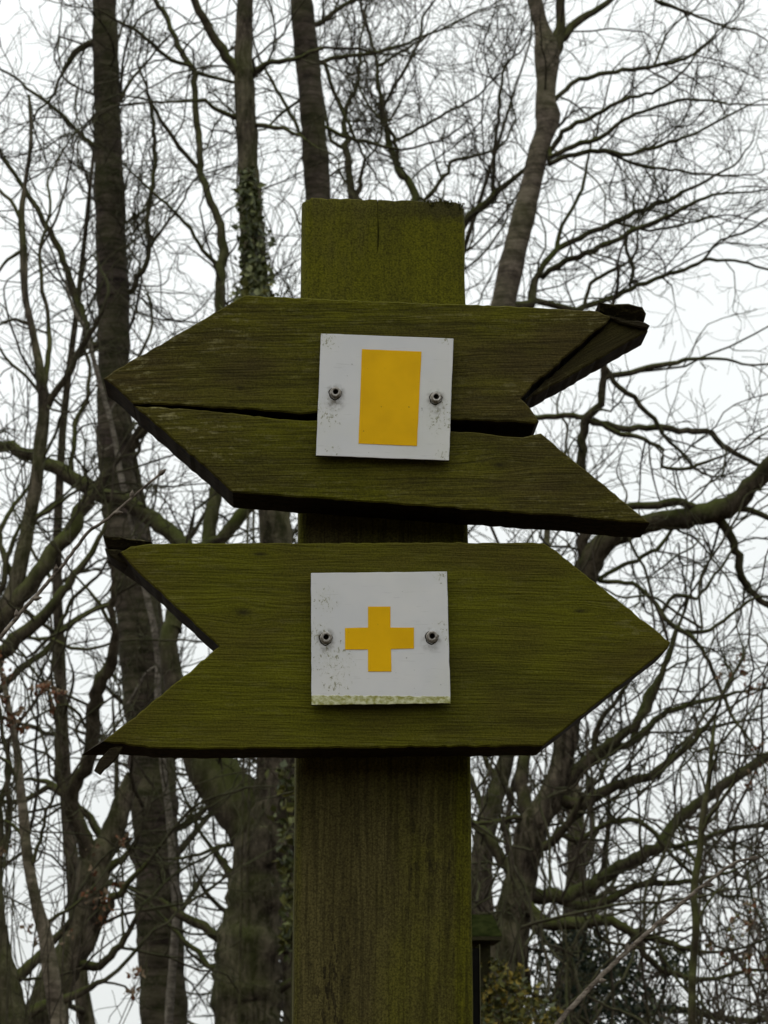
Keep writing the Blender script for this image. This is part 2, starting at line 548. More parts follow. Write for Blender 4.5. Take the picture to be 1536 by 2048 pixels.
# post: rounded square section, worn top, drying crack from the top
def build_post():
    xl, xr = loc(600, 800, POST_Y)[0], loc(934, 800, POST_Y)[0]
    D = xr - xl
    sec = []
    def arc(cx, cy, r, a0, a1, n):
        for k in range(n + 1):
            a = a0 + (a1 - a0) * k / n
            sec.append((cx + r * math.cos(a), cy + r * math.sin(a)))
    rl, rr = .0085, .0055
    crack = loc(756, 430, POST_Y)[0]
    arc(xl + rl, POST_Y + rl, rl, math.pi, 1.5 * math.pi, 6)
    xs = [x for x in np.linspace(xl + rl + .006, xr - rr - .006, 22)]
    xs = [x for x in xs if abs(x - crack) > .004] + [crack - .0007, crack - .0002, crack + .0004]
    ci = None
    for x in sorted(xs): sec.append((x, POST_Y))
    arc(xr - rr, POST_Y + rr, rr, 1.5 * math.pi, 2 * math.pi, 5)
    arc(xr - rr, POST_Y + D - rr, rr, 0, .5 * math.pi, 4)
    arc(xl + rl, POST_Y + D - rl, rl, .5 * math.pi, math.pi, 4)
    sec = np.array(sec)
    n = len(sec)
    cen = np.array([(xl + xr) / 2, POST_Y + D / 2])
    zs = list(np.linspace(0, POST_TOP - .30, 30)) + list(np.linspace(POST_TOP - .29, POST_TOP - .012, 40))
    lv = [(z, 0.0) for z in zs]
    for k in range(1, 7):
        a = k / 6 * math.pi / 2
        lv.append((POST_TOP - .003 + .003 * math.sin(a), .0026 * (1 - math.cos(a))))
    V = []
    for z, ins in lv:
        top = max(0.0, 1 - (POST_TOP - z) / .048)
        for i, (x, y) in enumerate(sec):
            d = cen - np.array([x, y])
            d = d / np.linalg.norm(d)
            px, py, pz = x + d[0] * ins, y + d[1] * ins, z
            wob = .0004 * math.sin(z * 37 + i * 1.3) + .0003 * math.sin(z * 91 + i * .7)
            px += wob * .7
            if abs(x - crack + .0002) < .0003 and y < POST_Y + .001:
                py += .009 * top ** .7
                px += .0006 * math.sin(z * 160)
            if z > POST_TOP - .011:
                fx = (x - xl) / D
                pz -= abs(.0008 * math.sin(i * 2.1) + .0006 * math.sin(i * 5.3)) * (1 + 2.5 * max(0, fx - .4))
                if fx > .95: pz -= .0042 * min(1, (fx - .95) / .05)
                if fx > .74 and y < POST_Y + .02:
                    py += .0012 * (1 + math.sin(i * 3.7))
                if fx < .04: pz -= .001
            V.append((px, py, pz))
    F = []
    L = len(lv)
    for k in range(L - 1):
        for i in range(n):
            j = (i + 1) % n
            F.append([k * n + i, k * n + j, (k + 1) * n + j, (k + 1) * n + i])
    V.append((cen[0], cen[1], POST_TOP))
    for i in range(n):
        F.append([(L - 1) * n + i, (L - 1) * n + (i + 1) % n, len(V) - 1])
    o = mesh_obj('post', V, F, M_POST, root, True)
    o.data.set_sharp_from_angle(angle=R(40))
    return xl, xr, D
XL, XR, PD = build_post()

# upper arrow board, pointing left, split along its length
upper = slab('arrow_board', [
    (207, 757), (228, 741), (300, 700), (400, 642), (470, 600), (490, 590), (560, 593), (640, 597), (760, 602), (930, 608), (1060, 614),
    (1196, 622), (1222, 633), (1212, 648), (1190, 662), (1150, 697), (1100, 742), (1064, 770), (1042, 797), (1060, 815), (1078, 842), (1070, 848),
    (1030, 843), (980, 841), (905, 839), (860, 838), (760, 834), (632, 825), (600, 828), (560, 823), (480, 818), (400, 813), (330, 809), (266, 807),
    (250, 792), (236, 778)], M_BOARD_A, root, rim=M_RIM)
upper['label'] = 'upper arrow board pointing left, cracked along its length'
slab('split_plank', [
    (268, 811), (330, 814), (400, 820), (480, 828), (545, 836), (600, 840), (632, 840), (760, 853), (905, 862), (960, 865), (1010, 872), (1046, 874), (1082, 866),
    (1092, 874), (1130, 906), (1180, 946), (1240, 997), (1300, 1045), (1240, 1043), (1150, 1033), (1000, 1023), (860, 1013), (700, 1001), (560, 991),
    (465, 984), (420, 942), (370, 899), (320, 855)], M_BOARD_A, upper, rim=M_RIM)
slab('splinter', [(1047, 803), (1085, 765), (1130, 728), (1190, 672), (1222, 640), (1255, 648), (1294, 655), (1296, 662), (1220, 705), (1130, 757)],
     M_PRONG, upper, rim=M_RIM, front=.006, thick=BOARD_T - .012, jit=.0003, step=.004)
slab('splinter', [(1196, 608), (1240, 611), (1284, 616), (1293, 626), (1290, 640), (1262, 640), (1225, 630), (1200, 620)],
     M_SPLIT, upper, rim=M_RIM, front=.006, thick=BOARD_T - .010, jit=.0005, tilt=(0, -.9))
slab('splinter', [(1205, 629), (1240, 636), (1290, 644), (1300, 650), (1294, 657), (1250, 648)], M_SPLIT, upper, rim=M_RIM, front=.002, thick=.02, jit=.0004)

# lower arrow board, pointing right
lower = slab('arrow_board', [
    (240, 1104), (262, 1092), (300, 1087), (420, 1086), (600, 1086), (760, 1085), (930, 1085), (1086, 1085), (1104, 1096), (1160, 1140), (1240, 1203), (1300, 1250),
    (1341, 1284), (1336, 1296), (1290, 1332), (1200, 1402), (1140, 1450), (1086, 1492), (1000, 1493), (860, 1494), (700, 1496), (560, 1497), (420, 1498),
    (320, 1497), (255, 1490), (205, 1483), (260, 1440), (330, 1383), (390, 1334), (438, 1293), (400, 1258), (330, 1194), (270, 1138)],
    M_BOARD_B, root, rim=M_RIM, back_shift=[(205, 1483, .022, -.019, -.003), (240, 1104, .02, -.013, .003)])
lower['label'] = 'lower arrow board pointing right, evenly green with algae'
slab('splinter', [(206, 1071), (250, 1076), (304, 1084), (268, 1090), (244, 1096), (214, 1093)], M_SPLIT, lower, rim=M_RIM, front=.006, thick=BOARD_T - .012, jit=.0004, tilt=(0, -.7))
slab('splinter', [(209, 1096), (246, 1100), (262, 1130), (250, 1128), (218, 1110)], M_SPLIT, lower, rim=M_RIM, front=.010, thick=BOARD_T - .012, jit=.0004)
slab('splinter', [(246, 1493), (236, 1512), (200, 1549), (188, 1541), (199, 1518), (220, 1496)], M_SPLIT, lower, rim=M_RIM, front=.003, thick=.004, bev=.0006, jit=.0003)

# marker plates
def plate_mat(name, spots, screws, zlip=None, seed=0.0):
    m, nt, b = new_mat(name, .5, .3)
    g = G(nt)
    v = g.map(g.obj(), loc=(seed, seed, seed))
    X, _, Z = g.xyz(g.obj())[:3]
    def near(px, py, r):
        cx, _, cz = loc(px, py, -.0072)
        dx, dz = g.math('SUBTRACT', X, cx), g.math('SUBTRACT', Z, cz)
        d = g.math('SQRT', g.math('ADD', g.math('MULTIPLY', dx, dx), g.math('MULTIPLY', dz, dz)))
        return g.math('SUBTRACT', 1.0, g.math('DIVIDE', d, r * FOCUS / FPX), True)
    base = g.mix(g.ramp(g.noise(v, 25, 3), .35, .7), (.59, .60, .61), (.65, .65, .64))
    base = g.mix(g.math('MULTIPLY', g.ramp(g.noise(v, 12, 3), .48, .70), .30), base, (.58, .585, .47))
    # lichen crumbs in the places where water stands or runs
    patch = None
    for sp in spots:
        q = near(*sp)
        patch = q if patch is None else g.math('MAXIMUM', patch, q)
    crumbs = g.noise(g.map(v, scale=(420, 420, 300), rot=(0, .8, 0)), 1.0, 3, .7, .6)
    mask = g.ramp(g.math('ADD', crumbs, g.math('MULTIPLY', patch, .12)), .66, .70)
    base = g.mix(g.math('MULTIPLY', g.math('MULTIPLY', mask, .8), g.math('MULTIPLY', patch, 3.0, True)), base, (.13, .125, .06))
    base = g.mix(g.math('MULTIPLY', g.math('MULTIPLY', patch, .30), g.ramp(crumbs, .40, .60)), base, (.46, .47, .33))
    base = g.mix(g.math('MULTIPLY', g.ramp(g.noise(v, 300, 1, .4), .77, .80), .6), base, (.12, .11, .09))
    scr = g.noise(g.map(v, scale=(60, 60, 700), rot=(0, .7, 0)), 1.0, 2)
    base = g.mix(g.math('MULTIPLY', g.ramp(scr, .66, .72), .18), base, (.30, .30, .29))
    for sx, sy in screws:                                # grime that has run out from under the screw heads
        q = g.math('MAXIMUM', near(sx, sy, 22), g.math('MULTIPLY', near(sx + (sy % 7) - 3, sy + 12 + (sx % 9), 16 + (sx % 13)), .6))
        base = g.mix(g.math('MULTIPLY', g.math('MULTIPLY', q, 1.5, True), g.ramp(g.noise(v, 240, 3), .40, .62)), base, (.11, .095, .065))
    if zlip is not None:
        zz = g.math('ADD', Z, g.math('MULTIPLY', g.math('SUBTRACT', g.noise(g.obj(), 130, 4, .7), .5), .0042))
        lip = g.math('MULTIPLY', g.math('SUBTRACT', zlip, zz), 1400.0, True)
        crust = g.noise(g.map(g.obj(), scale=(260, 260, 330), rot=(0, .6, 0)), 1.0, 3, .6)
        base = g.mix(lip, base, g.mix(g.ramp(crust, .38, .62), (.26, .26, .06), (.56, .57, .36)))
        g.bump(g.math('MULTIPLY', crust, lip), .5, .0008, b)
    nt.links.new(base, b.inputs['Base Color'])
    return m
def yellow_mat(name, seed):
    m, nt, b = new_mat(name, .6, .12)
    g = G(nt)
    v = g.map(g.obj(), loc=(seed, 0, seed))
    c = g.mix(g.ramp(g.noise(v, 40, 4), .35, .7), (.68, .385, .0), (.77, .44, .0))
    c = g.mix(g.math('MULTIPLY', g.ramp(g.noise(v, 300, 2), .72, .76), .65), c, (.20, .12, .01))
    nt.links.new(c, b.inputs['Base Color'])
    return m
M_METAL = simple('zinc_metal', (.20, .18, .15), (.44, .42, .39), 500, .5, .5)
M_METAL.node_tree.nodes['Principled BSDF'].inputs['Metallic'].default_value = .6
M_DARKMETAL = simple('dirty_rubber', (.016, .014, .010), (.04, .036, .026), 300, .8)

def screw(px, py, parent, spin):
    c = loc(px, py, -.0072)
    prof = [(.0052, .0), (.0052, .0006), (.0046, .0008), (.0046, .0024), (.0038, .0031), (.0028, .0031), (.0023, .0027), (.0021, .0002), (.0004, .0001)]
    n = 24
    lean = (random.uniform(-.12, .12), random.uniform(-.12, .12))
    V, F = [], []
    for k, (r, h) in enumerate(prof):
        for i in range(n):
            a = spin + 2 * math.pi * i / n
            rr = r * (1 + (.05 * math.cos(6 * (a - spin)) if 2 <= k <= 3 else 0))
            rr *= .86
            V.append((c[0] + rr * math.cos(a), c[1] - h * 1.1 + lean[0] * rr * math.cos(a) + lean[1] * rr * math.sin(a), c[2] + rr * math.sin(a)))
    for k in range(len(prof) - 1):
        for i in range(n):
            j = (i + 1) % n
            F.append([k * n + i, k * n + j, (k + 1) * n + j, (k + 1) * n + i])
    F.append([(len(prof) - 1) * n + i for i in range(n)])
    o = mesh_obj('screw', V, F, M_METAL, parent, True)
    o.data.materials.append(M_RIM)
    for p in o.data.polygons[6 * n:]: p.material_index = 1  # inside of the hole painted dark, standing in for its shade
    o.data.set_sharp_from_angle(angle=R(35))
    # worn sealing washer under the head, slightly off centre
    V2, F2 = [], []
    for r, h in ((.0050, 0), (.0050, .0004), (.0043, .0006)):
        for i in range(n):
            a = 2 * math.pi * i / n
            q = r * (1 + .06 * math.sin(3 * a + spin) + .04 * math.sin(7 * a))
            V2.append((c[0] - .0003 + q * math.cos(a), c[1] - h + .0002, c[2] - .0005 + q * math.sin(a)))
    for k in range(2):
        for i in range(n):
            j = (i + 1) % n
            F2.append([k * n + i, k * n + j, (k + 1) * n + j, (k + 1) * n + i])
    mesh_obj('washer', V2, F2, M_DARKMETAL, parent, True)

pa = slab('marker_plate', [(642, 667), (907, 677), (898, 921), (632, 911)], plate_mat('plate_paint', [(650, 830, 46), (885, 832, 52), (655, 680, 34), (890, 908, 26), (890, 675, 22), (668, 900, 20)], [(671, 786), (872, 796)], None, 3.0), root, front=-.0072, thick=.0030, bev=.0003, jit=.00008, step=.006, rim=M_RIM)  # near-black rim colour stands in for the plate's drop shadow
pa['label'] = 'white plate with a yellow upright rectangle on the upper board'
slab('yellow_rectangle', [(724, 698), (843, 703), (834, 892), (717, 887)], yellow_mat('yellow_print', 1.0), pa, front=-.0075, thick=.0003, bev=.00005, jit=.00006, step=.006)
screw(671, 786, pa, .3); screw(872, 796, pa, .9)
zl = loc(760, 1391, -.0072)[2]
pb = slab('marker_plate', [(622, 1146), (894, 1143), (901, 1407), (623, 1410)], plate_mat('plate_paint_lichen', [(662, 1318, 66), (640, 1270, 40), (886, 1262, 34), (650, 1200, 36), (672, 1368, 40), (885, 1150, 24)], [(652, 1276), (864, 1274)], zl, 7.7), root, front=-.0072, thick=.0030, bev=.0003, jit=.00010, step=.006, rim=M_RIM)  # dark rim carries the drop shadow here too
pb['label'] = 'white plate with a yellow cross and a lichen rim on the lower board'
slab('yellow_cross', [(736, 1213), (781, 1213), (781, 1255), (828, 1255), (828, 1297), (782, 1298), (783, 1343), (736, 1343), (736, 1299), (690, 1299), (690, 1256), (736, 1255)],
     yellow_mat('yellow_cross_print', 5.0), pb, front=-.0075, thick=.0003, bev=.00005, jit=.00003, step=.008)
screw(652, 1276, pb, .1); screw(864, 1274, pb, .6)

# backing plank behind the post's right edge; face shade and lit edge painted in
yb = POST_Y + PD * .35
M_LATH = simple('lath_wood_lit', (.10, .095, .055), (.16, .15, .09), 60)  # pale colour for the plank's lit edge
M_FACE_SHADE = simple('plank_face_shade', (.006, .006, .005), (.012, .011, .010), 60)  # black painted in place of shade on the plank's face
def box(name, a, b, mat, parent):
    (x0, y0, z0), (x1, y1, z1) = a, b
    V = [(x0, y0, z0), (x1, y0, z0), (x1, y1, z0), (x0, y1, z0), (x0, y0, z1), (x1, y0, z1), (x1, y1, z1), (x0, y1, z1)]
    F = [[0, 3, 2, 1], [4, 5, 6, 7], [0, 1, 5, 4], [1, 2, 6, 5], [2, 3, 7, 6], [3, 0, 4, 7]]
    return mesh_obj(name, V, F, mat, parent)
lz = loc(955, 1888, yb)[2]
lx0, lx1 = loc(952, 1960, yb)[0], loc(961, 1960, yb)[0]
box('backing_shade_strip', (XR - .004, yb, .02), (lx0 + .0026, yb + .03, lz - .003), M_FACE_SHADE, root)
box('backing_lath', (lx0 + .0027, yb - .001, .02), (lx1, yb + .032, lz), M_LATH, root)

# moss and lichen fringe growing on the weathered upper edges
M_MOSS = simple('edge_moss', (.030, .028, .008), (.075, .072, .012), 300, .95, .05)
M_LICHEN = simple('grey_lichen', (.06, .055, .028), (.16, .15, .085), 400, .95, .05)
def fringe(pts, n, size, parent, sag=.0, depth=.01):
    """tiny upright blades and crumbs along an edge given as sign-local points"""
    P = np.array(pts)
    u = rng.random(n) * (len(P) - 1)
    cl = np.floor(u * 9 + rng.normal(0, .35, n)) / 9
    u = np.clip(np.where(rng.random(n) < .65, cl, u), 0, len(P) - 1.001)
    i = u.astype(int)
    c = P[i] + (P[i + 1] - P[i]) * (u - i)[:, None]
    c = c + np.stack([rng.normal(0, .0006, n), rng.random(n) * depth, rng.normal(-sag, .0004 + sag * .5, n)], 1)
    s_ = (size[0] + (size[1] - size[0]) * rng.random(n) ** 2)[:, None]
    up = nrm(rng.normal(0, .6, (n, 3)) + np.array([0, -.25, .9]))
    sd = nrm(np.cross(up, rng.standard_normal((n, 3))))
    V = np.stack([c - sd * s_ * .35 - up * s_ * .3, c + sd * s_ * .35 - up * s_ * .3, c + up * s_ * .7 + sd * s_ * .1], 1).reshape(-1, 3)
    me = np_mesh('moss', V, np.arange(n * 3).reshape(-1, 3), 3, False)
    me.materials.append(M_MOSS); me.materials.append(M_LICHEN)
    me.polygons.foreach_set('material_index', (rng.random(n) < .3).astype(np.int32))
    o = bpy.data.objects.new('moss', me)
    COL.objects.link(o)
    o.parent = parent
    o['kind'] = 'stuff'
post_o = [c for c in root.children if c.name == 'post'][0]
e = [loc(x, y, POST_Y + .001) for x, y in ((606, 399), (680, 397), (760, 397), (840, 398), (890, 400), (926, 408))]
fringe(e, 1100, (.0006, .0020), post_o, .0012, .03)
fringe(e[3:], 1300, (.0007, .0026), post_o, .0035, .002)
fringe([loc(x, y, .001) for x, y in ((228, 741), (300, 700), (400, 642), (490, 591), (640, 598), (930, 609), (1196, 623))], 1500, (.0004, .0013), upper, .0002, .03)
fringe([loc(x, y, .001) for x, y in ((262, 1093), (420, 1087), (930, 1086), (1086, 1086), (1160, 1141), (1240, 1204), (1338, 1283))], 1300, (.0004, .0012), lower, .0002, .03)
fringe([loc(x, y, .001) for x, y in ((1092, 874), (1180, 946), (1298, 1044))], 500, (.0004, .0012), upper, .0002, .02)

# ------------------------------------------------------------------ trees
M_CHERRY = bark('banded_bark', (.014, .011, .009), (.066, .052, .044), ring=True, moss=.35, scale=1.0, depth=.010)
M_OAK = bark('fissured_bark', (.018, .014, .010), (.095, .080, .060), moss=.45, scale=1.0, depth=.03)
M_GREY = bark('smooth_grey_bark', (.060, .049, .039), (.140, .117, .095), ring=True, moss=.30, scale=1.4, depth=.006)
M_PALE = bark('pale_sapling_bark', (.10, .088, .072), (.20, .18, .155), ring=True, moss=.12, scale=3.0, depth=.003)
M_LIMB = bark('mossy_limb_bark', (.028, .023, .016), (.065, .054, .038), moss=.72, scale=1.5, depth=.010)
M_TWIG = bark('twig_bark', (.030, .025, .018), (.060, .050, .038), moss=.55, mossc=(.038, .046, .014), scale=1.0, depth=.002)
for mt in (M_TWIG,):                                     # far too thin for relief
    nt = mt.node_tree
    for l in list(nt.links):
        if l.to_socket.name == 'Normal' and l.to_node.type == 'BSDF_PRINCIPLED': nt.links.remove(l)

def spline(pts, step=14.0):
    """Catmull-Rom through (x, y, w) pixel points"""
    P = np.array(pts, float)
    P = np.vstack([2 * P[0] - P[1], P, 2 * P[-1] - P[-2]])
    P[0, 2], P[-1, 2] = P[1, 2], P[-2, 2]
    out = []
    for i in range(1, len(P) - 2):
        p0, p1, p2, p3 = P[i - 1:i + 3]
        n = max(2, int(np.linalg.norm(p2[:2] - p1[:2]) / step))
        for k in range(n):
            t = k / n
            out.append(.5 * (2 * p1 + (p2 - p0) * t + (2 * p0 - 5 * p1 + 4 * p2 - p3) * t * t + (3 * p1 - p0 - 3 * p2 + p3) * t ** 3))
    out.append(P[-2])
    return np.array(out)

def resample(P, Rd, m):
    s = np.concatenate([[0], np.cumsum(np.linalg.norm(P[1:] - P[:-1], axis=1))])
    q = np.linspace(0, s[-1], m)
    return np.stack([np.interp(q, s, P[:, i]) for i in range(3)], 1), np.interp(q, s, Rd)

def tube_obj(name, P, Rd, mat, parent, sides, bump=.03):
    V, Q = tubes(P[None], Rd[None], sides, bump)
    return np_obj(name, np_mesh(name, V, Q, 4), mat, parent)

def traced_tree(name, label, cat, d, trunk, limbs, bark_m, base=None, dens=1.0, twig_from_trunk=0.3, sides=18, lift=.10, group=None, reach=1.0, limb_m=None):
    """one tree: a trunk and limbs that stand at a real distance, then three orders of twigs grown from them"""
    base_pt = at(trunk[0][0], trunk[0][1], d) if base is None else np.array(base)
    rt = empty(name, (base_pt[0], base_pt[1], 0))
    tag(rt, label, cat, group)
    org = np.array([base_pt[0], base_pt[1], 0])
    known = []                                           # (px, py, depth, w)
    S = spline(trunk)
    dep = d + np.cumsum(rng.normal(0, .006, len(S)))
    P = np.array([at(x, y, q) for (x, y, w), q in zip(S, dep)])
    Rd = S[:, 2] / 2 / FPX * dep
    known += [(x, y, q, w) for (x, y, w), q in zip(S, dep)]
    if P[0, 2] > .05:                                    # carry the stem on down to the ground, flaring a little
        n = 8
        t = np.linspace(0, 1, n)[:, None]
        foot = np.array([P[0, 0], P[0, 1], -.05]) if base is None else np.array([base[0], base[1], -.05])
        low = foot * (1 - t) + P[0] * t
        lr = Rd[0] * (1 + .45 * (1 - t[:, 0]) ** 2)
        P, Rd = np.vstack([low[:-1], P]), np.concatenate([lr[:-1], Rd])
    k = 1 + np.sin(np.arange(len(P)) * .9 + d) * .03 + np.sin(np.arange(len(P)) * .37 + 2 * d) * .03 + rng.normal(0, .012, len(P))
    tube_obj('trunk', P - org, Rd * k, bark_m, rt, sides, .045 if bark_m is M_OAK else .022)
    src = []
    tp, tr = resample(P[P[:, 2] > 2.5] if (P[:, 2] > 2.5).sum() > 3 else P, Rd[P[:, 2] > 2.5] if (P[:, 2] > 2.5).sum() > 3 else Rd, 16)
    trunk_src = (tp[None], tr[None])
    for lb in limbs:
        S = spline(lb)
        kx = np.array(known)
        dd = np.hypot(kx[:, 0] - lb[0][0], kx[:, 1] - lb[0][1])
        j = int(dd.argmin())
        d0 = kx[j, 2] if dd[j] < 130 else d
        if 4 < dd[j] < 90:                               # root the limb in the wood it grows from
            S = np.vstack([[kx[j, 0], kx[j, 1], min(S[0, 2], kx[j, 3])], S])
        ln = np.concatenate([[0], np.cumsum(np.hypot(*(S[1:, :2] - S[:-1, :2]).T))]) / FPX * d
        slope = rng.uniform(-.45, .45)
        dep = d0 + slope * ln + .05 * np.sin(ln * 2.5 + rng.uniform(0, 6)) * np.minimum(ln, 1)
        wx = np.minimum(S[:, 2] * .10 + .5, 2.2)
        jx, jy = rng.normal(0, 1, len(S)), rng.normal(0, 1, len(S))
        jx[0] = jy[0] = 0
        P = np.array([at(x + a * q, y + b2 * q, e) for (x, y, w), a, b2, q, e in zip(S, jx, jy, wx, dep)])
        Rd = S[:, 2] / 2 / FPX * dep
        known += [(x, y, q, w) for (x, y, w), q in zip(S, dep)]
        tube_obj('limb', P - org, Rd, (limb_m or M_LIMB), rt, 8 if S[:, 2].max() > 16 else 6, .04)
        src.append(resample(P, Rd, 12))
    sp = 1.0 / dens
    lv = []
    L1P, L1R = [], []
    if src:
        SP, SR = np.array([s[0] for s in src]), np.array([s[1] for s in src])
        a, r = grow(SP, SR, .24 * sp, (.5 * reach, 1.9 * reach), (28, 70), 10, .05, lift * .4, .20, .45, .0085, .0028)
        L1P.append(a); L1R.append(r)
    if twig_from_trunk > 0:
        a, r = grow(*trunk_src, .9 * sp / twig_from_trunk, (.7 * reach, 2.0 * reach), (45, 85), 10, .02, lift, .20, .22, .010, .0028, leader=False)
        L1P.append(a); L1R.append(r)
    L1P, L1R = np.concatenate(L1P), np.concatenate(L1R)
    L2P, L2R = grow(L1P, L1R, .13 * sp, (.22 * reach, .85 * reach), (25, 65), 7, .12, lift * .5, .21, .65, .006, .0023)
    L3P, L3R = grow(L2P, L2R, .092 * sp, (.08 * reach, .38 * reach), (25, 65), 5, .15, lift * .4, .17, .75, .0032, .0017, leader=False)
    V, Q = join_tubes([(L1P - org, L1R, 5), (L2P - org, L2R, 3), (L3P - org, L3R, 3)])
    np_obj('crown', np_mesh('crown', V, Q, 4), M_TWIG, rt, 'stuff')
    return rt

TREE = 'bare winter tree'
traced_tree('cherry_tree', 'tall straight tree with dark banded bark, left of both arrow boards', 'tree', 15.0,
    [(330, 2100, 92), (324, 1950, 92), (318, 1820, 92), (311, 1650, 92), (298, 1480, 92), (284, 1300, 92), (264, 1150, 88), (243, 1020, 80), (230, 900, 74),
     (228, 750, 70), (226, 600, 68), (219, 400, 64), (214, 200, 58), (210, 60, 55), (208, -60, 52), (206, -260, 46)],
    [[(186, 85, 18), (166, 95, 16), (150, 108, 14), (134, 128, 12), (126, 142, 10)],
     [(186, 290, 12), (170, 275, 10), (130, 235, 9), (80, 195, 8), (30, 155, 6), (-20, 125, 5)],
     [(240, 200, 9), (262, 165, 8), (290, 128, 6), (330, 80, 5)],
     [(252, 445, 9), (280, 425, 7), (310, 410, 5), (350, 380, 4)],
     [(262, 585, 14), (290, 530, 13), (300, 495, 12), (295, 440, 11), (302, 380, 10), (310, 320, 10), (307, 250, 9), (300, 200, 7), (280, 140, 5)],
     [(300, 495, 8), (330, 450, 7), (370, 400, 5)],
     [(185, 690, 17), (165, 630, 16), (140, 560, 15), (115, 490, 14), (75, 420, 12), (30, 350, 10), (-10, 290, 8), (-50, 240, 6)],
     [(250, 910, 20), (295, 855, 18), (350, 790, 16), (420, 715, 12), (480, 640, 8)],
     [(242, 195, 7), (246, 130, 6), (262, 60, 5), (300, 20, 4)]],
    M_CHERRY, twig_from_trunk=.9, lift=.05)

traced_tree('oak_tree', 'thick forked tree with rough mossy trunk, left of the post at the bottom', 'tree', 13.0,
    [(498, 2110, 142), (495, 1950, 132), (505, 1850, 122), (520, 1750, 116), (532, 1680, 116), (552, 1560, 86), (562, 1300, 72), (550, 1050, 68), (530, 800, 64), (513, 590, 58),
     (503, 450, 52), (497, 330, 46), (490, 200, 44), (487, 140, 44), (488, 60, 38), (492, -60, 36), (494, -240, 30)],
    [[(528, 1690, 110), (478, 1615, 112), (428, 1548, 98), (388, 1480, 76), (356, 1400, 50), (338, 1310, 42), (350, 1230, 38), (375, 1160, 35), (410, 1100, 32), (430, 1000, 30),
      (440, 850, 28), (444, 700, 26), (440, 570, 24), (445, 500, 22), (442, 450, 19), (430, 420, 17), (410, 370, 16), (400, 340, 16), (400, 280, 15), (388, 200, 15), (387, 140, 14),
      (370, 115, 13), (350, 75, 12), (325, 25, 11), (298, -20, 10), (270, -80, 8)],
     [(345, 1260, 40), (366, 1170, 38), (370, 1095, 36), (320, 1050, 35), (270, 1012, 33), (195, 985, 32), (150, 957, 31), (110, 935, 30), (50, 905, 27), (0, 890, 25), (-80, 880, 22)],
     [(410, 1110, 30), (470, 1045, 28), (520, 985, 24), (570, 910, 20)],
     [(485, 165, 26), (470, 135, 24), (455, 115, 22), (425, 70, 20), (400, 20, 18), (375, -30, 16)],
     [(505, 150, 14), (520, 135, 13), (545, 124, 12), (590, 116, 10), (650, 95, 7)],
     [(512, 250, 11), (550, 255, 10), (600, 272, 7), (640, 300, 5)],
     [(472, 235, 11), (440, 222, 10), (410, 203, 8), (360, 203, 6), (305, 205, 5)],
     [(400, 340, 10), (360, 298, 10), (330, 255, 9), (312, 225, 8), (300, 200, 6)],
     [(436, 530, 10), (405, 500, 9), (380, 460, 8), (345, 420, 7), (305, 385, 6), (270, 350, 4)],
     [(385, 135, 9), (330, 112, 9), (280, 65, 8), (240, 45, 6), (200, 20, 4)],
     [(388, 145, 9), (430, 155, 8), (470, 165, 7)],
     [(142, 940, 13), (150, 885, 11), (152, 847, 11), (173, 803, 10), (178, 770, 9), (179, 732, 8), (165, 690, 6)],
     [(485, 1790, 24), (461, 1746, 18), (445, 1724, 13), (437, 1712, 8)],
     [(450, 1880, 22), (422, 1863, 20), (391, 1847, 19), (352, 1824, 16), (320, 1800, 12)],
     [(445, 1950, 14), (418, 1929, 12), (395, 1902, 11), (363, 1878, 9), (330, 1840, 7)],
     [(480, 1690, 10), (430, 1695, 8), (400, 1708, 7), (350, 1718, 6)],
     [(545, 1990, 22), (565, 1974, 18), (590, 1955, 14), (630, 1930, 10)],
     [(540, 1700, 40), (590, 1600, 34), (640, 1500, 30), (700, 1300, 24), (750, 1100, 18)]],
    M_OAK, twig_from_trunk=.5, dens=.88, lift=.06)

traced_tree('cherry_tree', 'dark banded straight trunk rising behind the top of the signpost', 'tree', 14.0,
    [(690, 2100, 78), (680, 1400, 72), (660, 900, 66), (646, 560, 60), (637, 400, 57), (632, 330, 55), (625, 230, 54), (617, 140, 54), (606, 40, 51), (598, -60, 46), (590, -240, 40)],
    [[(640, 50, 13), (670, 25, 11), (705, 2, 9), (740, -30, 7)],
     [(648, 122, 10), (700, 112, 9), (768, 102, 8), (830, 80, 6), (880, 60, 4)],
     [(655, 150, 9), (680, 215, 8), (705, 265, 7), (730, 320, 5)],
     [(600, 268, 9), (575, 215, 8), (545, 165, 7), (520, 120, 5)],
     [(652, 255, 9), (700, 275, 9), (755, 290, 8), (800, 300, 6)],
     [(600, 200, 7), (560, 230, 6), (530, 260, 5)]],
    M_CHERRY, twig_from_trunk=1.0, lift=.05)

